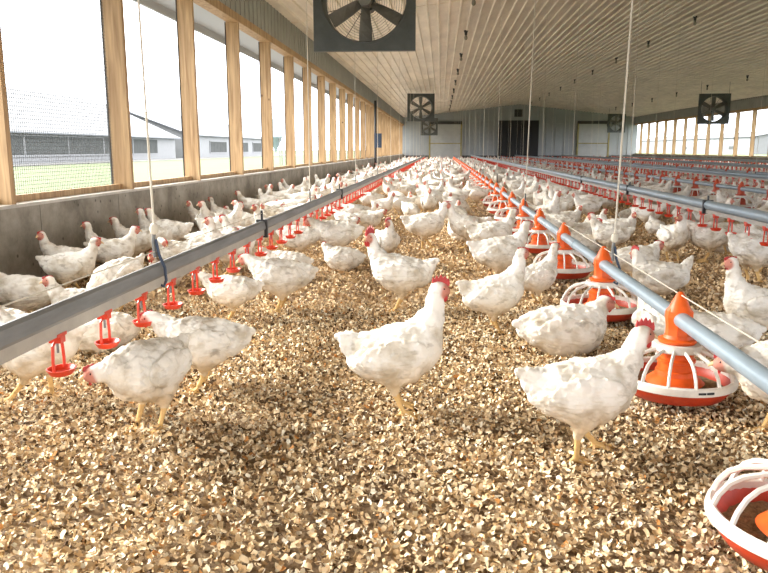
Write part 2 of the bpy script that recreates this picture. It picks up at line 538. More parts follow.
def barn(name, xf, ya, yb, depth, zs, zt, ze, zr, bays, label, group=None, opening=None):
    """long low barn parallel to the house; xf = near face; sgn picks which way it extends"""
    sg = -1 if xf < 0 else 1
    t = empty(name, (xf, (ya + yb) / 2, -.12))
    tag(t, label, 'barn', group)
    oy = -(ya + yb) / 2
    w = MB()
    x0, x1 = (0, sg * depth) if sg > 0 else (sg * depth, 0)
    w.box(x0, x1, ya + oy, yb + oy, 0, ze)
    for yy in (ya + oy, yb + oy):
        w.add([(x0, yy, ze), (x1, yy, ze), ((x0 + x1) / 2, yy, zr)], [(0, 1, 2)])
    w.build('wall', M['white_metal'], t)
    r = MB()
    e = .5
    for s_ in (0, 1):
        a = x0 - e if s_ == 0 else x1 + e
        r.add([(a, ya + oy - e, ze - .1), (a, yb + oy + e, ze - .1), ((x0 + x1) / 2, yb + oy + e, zr), ((x0 + x1) / 2, ya + oy - e, zr),
               (a, ya + oy - e, ze), (a, yb + oy + e, ze), ((x0 + x1) / 2, yb + oy + e, zr + .12), ((x0 + x1) / 2, ya + oy - e, zr + .12)],
              [(0, 3, 2, 1), (4, 5, 6, 7), (0, 1, 5, 4), (1, 2, 6, 5), (3, 0, 4, 7)])
    r.build('roof', M['barn_roof'], t)
    for (a, b_) in bays:
        f = -.05 if sg < 0 else -.12
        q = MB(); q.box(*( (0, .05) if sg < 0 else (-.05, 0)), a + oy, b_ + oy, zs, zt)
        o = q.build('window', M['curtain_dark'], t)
        fr = MB()
        xx = (.0, .07) if sg < 0 else (-.07, .0)
        fr.box(*xx, a + oy - .12, a + oy, zs - .1, zt + .1); fr.box(*xx, b_ + oy, b_ + oy + .12, zs - .1, zt + .1)
        fr.box(*xx, a + oy, b_ + oy, zs - .12, zs); fr.box(*xx, a + oy, b_ + oy, zt, zt + .1)
        fr.build('window_frame', M['white_metal'], o)
    return t


barn('poultry_barn', -28, -18, 78, 16, .62, 1.9, 2.15, 5.9, [(-17 + k * 6, -11.2 + k * 6) for k in range(15)],
     'long low white barn with dark curtained openings across the lawn')
barn('annex_building', -28, 82, 118, 14, .62, 1.9, 2.6, 5.2, [(90, 97), (101, 108), (111, 116)],
     'short white building with square windows beyond the long barn', )
barn('pale_shed', 60, 150, 232, 10, .9, 1.6, 3.4, 4.4, [(160, 163), (190, 193)], 'plain pale shed seen through the right-hand windows')

t = empty('feed_silo', (-10.5, 47.5, -.12)); tag(t, 'blue-grey feed silo standing on legs outside the window wall', 'silo')
MB().lathe([(.02, .8), (.42, 1.7), (.5, 1.75), (.5, 2.9), (.05, 3.3), (0, 3.3)], 20).build('hopper', M['silo'], t, True)
for a in range(4):
    c, s_ = math.cos(PI / 4 + a * PI / 2) * .45, math.sin(PI / 4 + a * PI / 2) * .45
    MB().tube([(c, s_, 0), (c, s_, 2.2)], .035, 6).build('leg', M['galv'], t)

for k in range(8):
    random.seed(100 + k)
    yy = 190 + k * 18 + random.uniform(-1, 1)
    xx = 120 + random.uniform(-6, 6)
    hh = random.uniform(4.5, 7)
    t = empty('tree', (xx, yy, -.12))
    tag(t, 'hazy green tree in the far tree line outside the right-hand windows', 'tree', 'trees of the far tree line')
    MB().tube([(0, 0, 0), (.1, 0, hh * .5), (0, .1, hh * .8)], [.3, .22, .1], 7).build('trunk', M['bark'], t)
    cb = MB()
    for q in range(26):
        a = random.uniform(0, 2 * PI); rr = random.uniform(0, 5.4)
        cz = hh * .55 + random.uniform(-1.6, 2.2) * (1 - rr / 9)
        s_ = random.uniform(1.0, 2.0)
        vs, fs = [], []
        for i in range(5):
            ph = PI * i / 4
            for j in range(8):
                th = 2 * PI * j / 8
                jj = random.uniform(.8, 1.2) * s_
                vs.append((rr * math.cos(a) + jj * math.sin(ph) * math.cos(th), rr * math.sin(a) * 1.2 + jj * math.sin(ph) * math.sin(th), max(.4, cz + jj * math.cos(ph))))
        for i in range(4):
            for j in range(8):
                fs.append((i * 8 + j, i * 8 + (j + 1) % 8, (i + 1) * 8 + (j + 1) % 8, (i + 1) * 8 + j))
        cb.add(vs, fs)
    cb.build('foliage', M['leaf'], t)

# ------------------------------------------------------------------ ventilation fans
def make_fan():
    t = empty('ventilation_fan')
    S, R = .56, .5
    n = 48
    p = MB()
    for yv in (-.04, .04):
        for k in range(n):
            th = 2 * PI * k / n
            c, s_ = math.cos(th), math.sin(th)
            q = S / max(abs(c), abs(s_))
            p.v.append((R * c, yv, R * s_)); p.v.append((q * c, yv, q * s_))
    for k in range(n):
        j = (k + 1) % n
        a, b_, c, d = 2 * k, 2 * k + 1, 2 * j + 1, 2 * j
        p.f += [(a, b_, c, d), (a + 2 * n, d + 2 * n, c + 2 * n, b_ + 2 * n), (a, d, d + 2 * n, a + 2 * n), (b_, b_ + 2 * n, c + 2 * n, c)]
        p.m += [0] * 4
    p.build('panel', M['fan_panel'], t)
    rg = MB()
    prof = []
    vs, fs = [], []
    for (r_, yy) in ((R, -.05), (R - .03, -.05), (R - .045, .0), (R - .045, .28), (R, .3)):
        for k in range(n):
            th = 2 * PI * k / n
            vs.append((r_ * math.cos(th), yy, r_ * math.sin(th)))
    for i in range(4):
        for k in range(n):
            j = (k + 1) % n
            fs.append((i * n + k, i * n + j, (i + 1) * n + j, (i + 1) * n + k))
    rg.add(vs, fs); rg.build('housing_ring', M['fan_panel'], t, True)
    for k in range(6):
        th = 2 * PI * k / 6 - PI / 2
        b_ = MB()
        vs = []
        for r_, w, tw in ((.08, .045, .06), (.2, .065, .05), (.33, .08, .04), (.44, .085, .03)):
            for sgn in (-1, 1):
                for off in (-.004, .004):
                    rad = Vector((math.cos(th), 0, math.sin(th))); tan = Vector((-math.sin(th), 0, math.cos(th)))
                    vs.append(rad * r_ + tan * (w * sgn * .85) + Vector((0, .12 + tw * sgn + off, 0)))
        fs = []
        for i in range(3):
            a = i * 4
            fs += [(a, a + 2, a + 6, a + 4), (a + 1, a + 5, a + 7, a + 3), (a, a + 4, a + 5, a + 1), (a + 2, a + 3, a + 7, a + 6)]
        fs += [(0, 1, 3, 2), (12, 14, 15, 13)]
        b_.add(vs, fs); b_.build('blade', M['fan_blade'], t)
    h = MB(); h.tube([(0, .02, 0), (0, .24, 0)], .075, 16); h.build('hub', M['fan_blade'], t, True)
    mo = MB(); mo.tube([(0, .24, 0), (0, .42, 0)], .1, 16); mo.build('motor', M['fan_panel'], t, True)
    gd = MB()
    for q in range(1, 17):
        r_ = q * (R - .05) / 16
        gd.tube([(r_ * math.cos(2 * PI * k / 32), .3, r_ * math.sin(2 * PI * k / 32)) for k in range(32)], .0022, 3, closed=True)
    for k in range(8):
        th = 2 * PI * k / 8 + .2
        gd.tube([(0, .3, 0), ((R - .03) * math.cos(th), .3, (R - .03) * math.sin(th))], .005, 4)
    gd.build('guard', M['fan_wire'], t)
    for sx in (-1, 1):
        MB().tube([(sx * .5, 0, .55), (sx * .5, 0, .80)], .006, 5).build('hanger', M['fan_wire'], t)
    return t


fan0 = make_fan()
spots = [(-.855, 8.5, 2.52, 'large dark fan nearest the camera, cut by the top of the view', 0.0),
         (-.85, 31.5, 2.58, 'square-framed fan under the ceiling midway down the window-wall side', 0.1),
         (-.8, 50.5, 2.35, 'small-looking fan far off beside the end wall and its nearest pale door', -.1),
         (10.2, 29.5, 2.38, 'square-framed fan hung before the far window row', -.1),
         (10.7, 47.5, 2.45, 'far fan beside the corner of end wall and far window row', .2)]
for i, (fx, fy, fz, lb, rz) in enumerate(spots):
    o = fan0 if i == 0 else copy_tree(fan0)
    o.location = (fx, fy, fz); o.rotation_euler.z = rz
    top = ceil_z(fx) - fz
    for ch in o.children:
        if ch.name.startswith('hanger'):
            ch.location.z = 0
            ch.scale.z = 1
            m2 = (top - .55) / .25
            ch.scale.z = m2
            ch.location.z = .55 - .55 * m2
    tag(o, lb, 'fan', 'ventilation fans under the ceiling')

# ------------------------------------------------------------------ ceiling lamps
def make_lamp():
    t = empty('ceiling_lamp')
    MB().lathe([(0, 0), (.045, 0), (.045, -.03), (.03, -.05), (.03, -.1), (0, -.1)], 12).build('socket', M['black'], t, True)
    MB().lathe([(.014, -.1), (.032, -.13), (.036, -.16), (.024, -.19), (0, -.2)], 12).build('bulb', M['bulb'], t, True)
    return t


lamp0 = make_lamp()
first = True
for rowi, (lx, ys_, lb) in enumerate(((.5, 0, 'unlit bulb in a black socket in the ceiling row nearest the window wall'),
                     (5.75, 1.5, 'unlit bulb in a black socket along the ceiling ridge'),
                     (10.4, 2.5, 'unlit bulb in a black socket in the ceiling row nearest the far windows'))):
    y = 9.0 + ys_
    while y < 50:
        o = lamp0 if first else copy_tree(lamp0)
        first = False
        o.location = (lx, y, ceil_z(lx) - .015)
        tag(o, lb, 'lamp', lb.replace('unlit bulb in a black socket', 'bulbs'))
        y += 3.9

# ------------------------------------------------------------------ wood posts' box and downpipe
t = empty('control_box', (XL + .02, 29.6, 0)); tag(t, 'blue-black electrical box on a dark conduit against the window wall', 'electrical box')
MB().tube([(.06, 0, .02), (.06, 0, 2.75)], .05, 8).build('conduit', M['black'], t)
b_ = MB().box(.02, .30, -.1, .1, .95, 1.5).build('box', M['navy'], t)
MB().box(.05, .27, -.11, -.1, 1.0, 1.45).build('door', M['navy'], b_)

# ------------------------------------------------------------------ drinker lines
def cup_mesh():
    mb = MB()
    mb.box(-.017, .017, -.026, .026, -.006, .004)       # saddle on the pipe
    mb.box(-.018, .018, -.014, .014, -.024, -.006)
    for s_ in (-1, 1):                                # two straps
        mb.tube([(0, s_ * .012, -.02), (.0, s_ * .026, -.03), (0, s_ * .031, -.075), (0, s_ * .03, -.105)], .0045, 6)
    # shallow oval cup
    n = 16
    vs, fs = [], []
    for (r_, z) in ((.008, -.122), (.03, -.118), (.04, -.1), (.036, -.1), (.026, -.113), (.006, -.116)):
        for k in range(n):
            th = 2 * PI * k / n
            vs.append((r_ * 1.0 * math.cos(th) + .006, r_ * 1.15 * math.sin(th), z))
    for i in range(5):
        for k in range(n):
            j = (k + 1) % n
            fs.append((i * n + k, i * n + j, (i + 1) * n + j, (i + 1) * n + k))
    fs.append(tuple(range(n - 1, -1, -1)))
    fs.append(tuple(5 * n + k for k in range(n)))
    mb.add(vs, fs)
    return mb


cup_me = cup_mesh().mesh('drinker_cup', M['red_cup'], True)
nip_me = MB().tube([(0, 0, -.02), (0, 0, -.055)], .004, 6).mesh('nipple', M['galv'])


def drinker_line(X, ya, yb, label, big, y_first, step=.303, ncup=60):
    t = empty('drinker_line', (X, 0, 0)); tag(t, label, 'drinker line', 'nipple drinker lines')
    zt = .466
    if big:
        MB().tube([(0, ya, .478), (0, yb, .478)], .034, 20).build('support_pipe', M['blue_pipe'], t, True)
    else:
        s_ = MB()
        # folded channel: slim top flange and side web
        s_.add([(x_, y_, z_) for y_ in (ya, yb) for (x_, z_) in ((-.012, .464), (.006, .468), (.02, .460), (.026, .424), (.022, .415), (-.02, .418))],
               [(k, k + 6, (k + 1) % 6 + 6, (k + 1) % 6) for k in range(6)] + [(5, 4, 3, 2, 1, 0), (6, 7, 8, 9, 10, 11)])
        s_.build('support_rail', M['galv'], t)
    wp = MB(); z1, z0 = (.444, .415) if big else (.412, .376)
    wp.box(-.015, .015, ya, yb, z0, z1)
    wp.build('water_pipe', M['white_pipe'], t)
    y = y_first
    k = 0
    rest = []
    while y < yb:
        if y > ya:
            if k < ncup:
                c = link(bpy.data.objects.new('drinker_cup', cup_me), t)
                c.location = (0, y, z0 + .003)
                if k < 20:
                    link(bpy.data.objects.new('nipple', nip_me), c)
                k += 1
            else:
                rest.append(y)
        y += step
    rb = MB()
    for y in rest:
        rb.box(-.017, .017, y - .03, y + .03, z0 - .02, z0)
        rb.box(-.008, .008, y - .034, y - .024, z0 - .1, z0 - .02)
        rb.box(-.008, .008, y + .024, y + .034, z0 - .1, z0 - .02)
        rb.box(-.035, .045, y - .042, y + .042, z0 - .118, z0 - .098)
    if rb.v:
        o = rb.build('drinker_cup_run', M['red_cup'], t); tag(o, kind='stuff')
    return t


drinker_line(-1.09, -1.5, 52, 'grey drinker rail with red cups nearest the window wall', False, 1.99)
drinker_line(2.05, 1.0, 52, 'thick grey pipe with red cups, first drinker line beyond the blue feed pipe', True, 4.83, .293)
drinker_line(5.05, 2.5, 52, 'thick grey drinker pipe, second beyond the blue feed pipe', True, 8.0, .3, 30)
drinker_line(8.2, 5, 52, 'grey drinker pipe third from the blue feed pipe, deep in the house', True, 12.0, .3, 15)
drinker_line(11.5, 8, 52, 'grey drinker pipe nearest the far window row', True, 16.0, .3, 10)

# ------------------------------------------------------------------ feeders
def make_feeder():
    t = empty('pan_feeder')
    MB().lathe([(0, .045), (.12, .045), (.165, .055), (.19, .085), (.198, .108), (.188, .108), (.18, .088), (.155, .066), (.11, .058), (0, .058)], 40).build('pan', M['red_pan'], t, True)
    f = MB()
    n, vs, fs = 40, [], []
    rnd = random.Random(3)
    for (r_, z) in ((.177, .074), (.15, .082), (.11, .078), (.07, .086), (0.02, .09)):
        for k in range(n):
            th = 2 * PI * k / n
            vs.append((r_ * math.cos(th), r_ * math.sin(th), z + rnd.uniform(-.004, .006)))
    for i in range(4):
        for k in range(n):
            j = (k + 1) % n
            fs.append((i * n + k, i * n + j, (i + 1) * n + j, (i + 1) * n + k))
    f.add(vs, fs); f.build('feed', M['feed'], t, True)
    ring = MB().lathe([(.19, .098), (.204, .098), (.206, .106), (.204, .122), (.196, .127), (.187, .122), (.187, .1), (.19, .098)], 48)
    ro = ring.build('rim_ring', M['white_plastic'], t, True)
    col = MB().lathe([(.062, .206), (.08, .206), (.083, .21), (.08, .232), (.062, .234), (.062, .206)], 32)
    col.build('collar', M['white_plastic'], t, True)
    for k in range(14):
        th = 2 * PI * (k + .5) / 14
        c, s_ = math.cos(th), math.sin(th)
        pts = [(c * r_, s_ * r_, z) for r_, z in ((.196, .118), (.186, .15), (.168, .178), (.142, .197), (.1, .21), (.076, .216))]
        MB().tube(pts, .0055, 6, flat=1.3).build('spoke', M['white_plastic'], t, True)
    hp = MB().lathe([(.096, .088), (.1, .092), (.086, .106), (.068, .118), (.066, .135), (.06, .138), (.06, .165), (.066, .168), (.066, .176), (.058, .18),
                     (.058, .236), (.064, .238), (.064, .246), (.048, .25), (.044, .262)], 32)
    hp.build('hopper', M['orange'], t, True)
    sd = MB()   # faceted saddle body round the pipe
    vs, fs = [], []
    lv = ((.052, .25), (.05, .285), (.052, .305), (.056, .325), (.055, .345), (.046, .355))
    for (r_, z) in lv:
        for k in range(8):
            th = 2 * PI * (k + .5) / 8
            vs.append((r_ * .84 * math.cos(th), r_ * .78 * math.sin(th), z))
    for i in range(len(lv) - 1):
        for k in range(8):
            j = (k + 1) % 8
            fs.append((i * 8 + k, i * 8 + j, (i + 1) * 8 + j, (i + 1) * 8 + k))
    sd.add(vs, fs)
    sd.build('saddle', M['orange'], t)
    MB().lathe([(.043, .345), (.036, .358), (.018, .398), (.008, .412), (0, .414)], 24).build('cone_cap', M['orange'], t, True)
    return t


def feed_pipe(X, ya, yb, label, rad=.027, up=0.0):
    t = empty('feed_pipe', (X, 0, up)); tag(t, label, 'feed pipe', 'auger feed pipes')
    MB().tube([(0, ya, .32), (0, yb, .32)], rad, 20).build('pipe', M['blue_pipe'], t, True)
    y = ya + 1.15
    k = 0
    while y < min(yb, 16):
        MB().tube([(0, y, .32), (0, y + .06, .32)], rad + .003, 20).build('coupling', M['blue_pipe'], t, True)
        y += 3.05
    return t


feed_pipe(.836, .4, 52, 'blue-grey feed pipe running from the near right corner to the end wall')
fd0 = make_feeder()
uniq = ['orange-capped pan feeder touching the red-combed hen at front right',
        'second complete pan feeder down the blue pipe, where the hanging cord meets it',
        'third complete pan feeder down the blue pipe, white cage clear of hens',
        'fourth pan feeder down the blue pipe, two hens feeding beside it',
        'fifth pan feeder down the blue pipe, half hidden by hens',
        'sixth pan feeder down the blue pipe, small with bright orange hopper']
y = 2.60
k = 0
while y < 50:
    o = fd0 if k == 0 else copy_tree(fd0)
    o.location = (.836, y, 0)
    o.rotation_euler.z = random.uniform(0, .4)
    if k < len(uniq): tag(o, uniq[k], 'feeder', 'pan feeders on the blue pipe')
    else: tag(o, 'pan feeder among the distant ones along the blue feed pipe', 'feeder', 'distant pan feeders on the blue pipe')
    k += 1; y += 1.24
# tiny black moulded lettering on the nearest complete feeder's rim
mk = MB()
for q, w in enumerate((.004, .003, .004, .004, .0, .004, .003, .004, .004)):
    if w:
        a = -1.53 + q * .028
        mk.box(.2065 * math.cos(a) - w, .2065 * math.cos(a) + w, .2065 * math.sin(a) - .001, .2065 * math.sin(a) + .001, .108, .115)
mo = mk.build('moulded_mark', M['black'], fd0)
fd0.rotation_euler.z = .05
# near feeder, swung towards the aisle
o = copy_tree(fd0)
for ch in list(o.children):
    if ch.name.startswith('moulded'): bpy.data.objects.remove(ch)
o.rotation_euler = (0, math.radians(4), 0.1)
o.location = (.785, 1.53, .0)
tag(o, 'nearest pan feeder, cut off by the bottom right corner, white cage seen from above', 'feeder', 'pan feeders on the blue pipe')
# feeder rows further right
RED_ROW = {}
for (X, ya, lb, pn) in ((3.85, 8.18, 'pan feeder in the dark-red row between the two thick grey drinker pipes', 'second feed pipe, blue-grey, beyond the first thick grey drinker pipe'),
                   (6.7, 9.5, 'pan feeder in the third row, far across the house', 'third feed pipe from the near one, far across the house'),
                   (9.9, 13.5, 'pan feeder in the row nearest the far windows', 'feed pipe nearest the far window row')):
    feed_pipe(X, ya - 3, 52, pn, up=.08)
    y = ya
    k = 0
    while y < 50:
        o = copy_tree(fd0)
        for ch in list(o.children):
            if ch.name.startswith('moulded'): bpy.data.objects.remove(ch)
        for ch in o.children:
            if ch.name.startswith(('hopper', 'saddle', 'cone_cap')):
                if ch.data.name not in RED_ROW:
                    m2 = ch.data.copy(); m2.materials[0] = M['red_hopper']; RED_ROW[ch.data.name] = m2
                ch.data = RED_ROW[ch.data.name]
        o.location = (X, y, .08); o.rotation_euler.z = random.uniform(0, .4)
        tag(o, lb, 'feeder', lb.replace('pan feeder', 'pan feeders'))
        y += .87 if X < 4 and k < 20 else (1.24 if k < 14 else 1.9)
        k += 1

# anti-roost wires over the near lines
tag(MB().tube([(.836, .3, .403), (.836, 52, .403)], .0022, 5).build('wire', M['cord']), 'thin pale wire strung along the tips of the orange feeder caps', 'wire')
tag(MB().tube([(-1.09, -1, .513), (-1.09, 52, .513)], .0022, 5).build('wire', M['cord']), 'thin pale wire strung just above the drinker rail nearest the window wall', 'wire')


# ------------------------------------------------------------------ suspension cords
def cord(X, Y, z0, lean, label, group=None, hook=0, r_=.0045):
    t = empty('suspension_cord', (X, Y, 0)); tag(t, label, 'cord', group)
    zc = ceil_z(X + lean) - .02
    MB().tube([(0, 0, z0 + .12), (lean * .5, 0, (z0 + zc) / 2), (lean, 0, zc)], r_, 6).build('rope', M['cord'], t)
    if hook:
        MB().lathe([(0, z0 + .155), (.013, z0 + .148), (.018, z0 + .13), (.013, z0 + .112), (0, z0 + .105)], 10).build('knot', M['cord'], t, True)
        MB().tube([(0, 0, z0 + .12), (-.006, 0, z0 + .08), (-.002, 0, z0 + .02)], .0075, 6).build('adjuster', M['galv'], t)
        MB().tube([(.004, 0, z0 + .09), (.014, 0, z0 + .03), (.034, 0, z0 - .02), (.037, 0, z0 - .07), (.024, .004, z0 - .095), (.008, .004, z0 - .085)], .006, 6).build('hook', M['navy'], t)
    else:
        MB().tube([(0, 0, z0 + .12), (0, 0, z0 - .01)], .006, 6).build('strap', M['black'], t)
    return t


cord(-1.09, 2.76, .47, -.03, 'cord with a knot and blue-black hook holding the near drinker rail', hook=1)
cord(.836, 3.62, .35, .05, 'long pale cord holding the blue feed pipe near the second feeder', hook=1)
cord(.836, 7.45, .35, .05, 'pale cord hanging to the blue feed pipe just left of the black far door', None)
for k, y in enumerate((6.2, 9.6, 13.0, 16.4, 19.8, 23.2, 26.6, 30, 34, 38, 42, 46)):
    cord(-1.09, y, .45, 0, 'cord holding the drinker rail nearest the window wall, beyond the hooked one', 'cords of the near drinker rail', r_=.0035)
for X, ys_, st, nm in ((.836, 11.2, 3.8, 'the blue feed pipe far down the house'), (2.05, 4.75, 3.6, 'the first thick grey drinker pipe'),
                   (3.85, 9, 5, 'the second feed pipe'), (5.05, 8, 4.5, 'the second thick grey drinker pipe'), (8.2, 12, 6, 'the third grey drinker pipe')):
    y = ys_
    while y < 50:
        cord(X, y, .42, 0, 'thin cord holding ' + nm, 'cords of ' + nm, r_=.003)
        y += st

# black straps round the drinker rails
for X, ys_, nm in ((-1.09, (4.49, 8.05), 'the near drinker rail'), (2.05, (5.9, 8.3, 11), 'the first thick grey drinker pipe')):
    for y in ys_:
        s_ = MB()
        if X < 0:
            s_.box(X - .034, X + .034, y - .012, y + .012, .365, .474); s_.box(X - .005, X + .005, y - .01, y + .01, .474, .53)
        else:
            s_.box(X - .037, X + .037, y - .012, y + .012, .41, .515); s_.box(X - .005, X + .005, y - .01, y + .01, .515, .55)
        tag(s_.build('pipe_strap', M['black']), 'black strap clasped round ' + nm, 'strap', 'straps on ' + nm)


# ------------------------------------------------------------------ hens: implicit surface -> one continuous mesh
def smin(a, b, k):
    h = np.clip(.5 + .5 * (b - a) / k, 0, 1)
    return b * (1 - h) + a * h - k * h * (1 - h)


def rot_y(P, a):
    c, s_ = math.cos(a), math.sin(a)
    return np.stack([P[..., 0] * c - P[..., 2] * s_, P[..., 1], P[..., 0] * s_ + P[..., 2] * c], -1)


def ell(P, c, r, pitch=0.0, yaw=0.0):
    Q = P - np.array(c)
    if yaw:
        cc, ss = math.cos(yaw), math.sin(yaw)
        Q = np.stack([Q[..., 0] * cc + Q[..., 1] * ss, -Q[..., 0] * ss + Q[..., 1] * cc, Q[..., 2]], -1)
    if pitch: Q = rot_y(Q, -pitch)          # pitch>0 raises the +x end
    r = np.array(r)
    k0 = np.sqrt(((Q / r) ** 2).sum(-1)) + 1e-9
    k1 = np.sqrt(((Q / r ** 2) ** 2).sum(-1)) + 1e-9
    return k0 * (k0 - 1) / k1


def cap(P, a, b, ra, rb, sy=1.0):
    a, b = np.array(a, float), np.array(b, float)
    S = np.array([1, 1 / sy, 1])
    Pa, ba = (P - a) * S, (b - a) * S
    h = np.clip((Pa @ ba) / (ba @ ba), 0, 1)
    return np.sqrt(((Pa - h[..., None] * ba) ** 2).sum(-1)) - (ra + (rb - ra) * h)


POSES = {
    # bp: body pitch, dz: body drop, neck: chain of (x,y,z), hy: head yaw, hp: head pitch, legs: stance or None, tail: tail tip
    'tall':   dict(bp=.30, dz=0, neck=[(.072, 0, .25), (.102, 0, .315), (.113, 0, .37), (.118, 0, .408)], hy=0, hp=-.05, legs='stand', tail=(-.185, .262)),
    'alert':  dict(bp=.18, dz=0, neck=[(.085, 0, .245), (.12, 0, .30), (.135, 0, .345), (.145, 0, .38)], hy=.9, hp=0, legs='stand', tail=(-.185, .275)),
    'stoop':  dict(bp=.10, dz=0, neck=[(.085, 0, .225), (.125, -.012, .238), (.145, -.025, .238), (.158, -.04, .232)], hy=-.8, hp=-.15, legs='stand', tail=(-.185, .262)),
    'walk':   dict(bp=.12, dz=0, neck=[(.085, 0, .24), (.12, 0, .29), (.139, 0, .33), (.15, 0, .362)], hy=0, hp=-.1, legs='stride', tail=(-.19, .265)),
    'hunch':  dict(bp=.05, dz=-.005, neck=[(.09, 0, .235), (.13, .0, .262), (.16, .0, .285), (.185, 0, .295)], hy=.35, hp=-.25, legs='stand', tail=(-.185, .245)),
    'look':   dict(bp=.16, dz=0, neck=[(.08, 0, .245), (.11, -.01, .295), (.12, -.02, .335), (.122, -.025, .365)], hy=-1.3, hp=-.05, legs='stand', tail=(-.18, .27)),
    'peck':   dict(bp=-.22, dz=-.005, neck=[(.09, 0, .195), (.135, 0, .165), (.165, 0, .115), (.18, 0, .07)], hy=0, hp=-1.1, legs='stand', tail=(-.175, .30)),
    'sit':    dict(bp=.10, dz=-.105, neck=[(.08, 0, .24), (.115, 0, .285), (.13, 0, .32), (.14, 0, .35)], hy=.3, hp=-.05, legs=None, tail=(-.18, .25)),
    'rest':   dict(bp=.04, dz=-.11, neck=[(.075, 0, .235), (.105, .01, .265), (.125, .012, .285), (.135, .015, .30)], hy=-.6, hp=-.1, legs=None, tail=(-.175, .235)),
    'preen':  dict(bp=.12, dz=-.01, neck=[(.08, 0, .245), (.115, .03, .285), (.11, .06, .305), (.085, .085, .30)], hy=2.3, hp=-.5, legs='stand', tail=(-.185, .27)),
    'perky':  dict(bp=.10, dz=-.095, neck=[(.085, 0, .235), (.11, -.01, .28), (.12, -.02, .31), (.125, -.02, .335)], hy=-1.0, hp=0, legs=None, tail=(-.165, .32)),
}


def hen_fields(P, ps, legs=True):
    """returns body sdf, leg sdf, face sdf"""
    bp, dz = ps['bp'], ps['dz']
    c0 = np.array([-.01, 0, .215])
    Q = P.copy(); Q[..., 2] -= dz
    Qb = rot_y(Q - c0, -bp) + c0                   # body frame
    d = ell(Qb, (-.015, 0, .213), (.135, .083, .083))
    d = smin(d, ell(Qb, (.06, 0, .205), (.075, .07, .078)), .035)
    d = smin(d, ell(Qb, (-.095, 0, .218), (.07, .06, .055), .1), .04)
    for s_ in (-1, 1):
        d = smin(d, ell(Qb, (-.015, s_ * .035, .16), (.075, .045, .055)), .035)
    # tail: vertical-ish wedge
    tx, tz = ps['tail']
    d = smin(d, cap(Q, (-.12, 0, .235), (tx - .012, 0, tz), .042, .014, .75), .025)
    d = smin(d, cap(Q, (-.12, 0, .215), (tx + .012, 0, tz - .034), .036, .016, 1.0), .02)
    # neck
    nk = [np.array(p) for p in ps['neck']]
    rs = [.046, .032, .0245, .0225]
    for i in range(3):
        d = smin(d, cap(Q, nk[i], nk[i + 1], rs[i], rs[i + 1]), .028 if i == 0 else .015)
    d = smin(d, cap(Q, nk[0] - np.array([.025, 0, .035]), nk[1] - np.array([.004, 0, .006]), .058, .034), .03)
    # wings
    for s_ in (-1, 1):
        w = ell(Qb, (-.02, s_ * .079, .216), (.108, .0205, .054), -.12, s_ * .08)
        w2 = ell(Qb, (-.098, s_ * .056, .213), (.062, .013, .03), -.05, s_ * .28)
        d = smin(d, smin(w, w2, .012), .003)
    # head
    hc = nk[3]
    hd = np.array([math.cos(ps['hp']) * math.cos(ps['hy']), math.cos(ps['hp']) * math.sin(ps['hy']), math.sin(ps['hp'])])
    head = ell(Q, hc + hd * .008, (.033, .0235, .027), ps['hp'], ps['hy'])
    face = cap(Q, hc + hd * .014, hd * .030 + hc - np.array([0, 0, .004]), .0185, .012)
    d = smin(d, smin(head, face, .012), .012)
    leg = np.full(P.shape[:-1], 9.0)
    if ps['legs']:
        for s_ in (-1, 1):
            fx = .012
            if ps['legs'] == 'stride': fx = .05 * s_ + .01
            hip = (-.012, s_ * .042, .165 + dz); hock = (-.012 + fx * .35 - .012, s_ * .044, .088); ft = (fx, s_ * .045, .018)
            d = smin(d, cap(P, hip, hock, .045, .0135), .02)
            leg = np.minimum(leg, cap(P, hock, ft, .0095, .008))
            leg = smin(leg, cap(P, ft, (fx + .055, s_ * .045 + .0, .007), .0075, .0055), .006)
            for b_ in (-1, 1):
                leg = smin(leg, cap(P, ft, (fx + .04, s_ * .045 + b_ * .03, .007), .0075, .0055), .006)
            leg = smin(leg, cap(P, ft, (fx - .026, s_ * .045, .007), .0075, .005), .006)
    return d, leg, face, hc + np.array([0, 0, dz]), hd, Qb


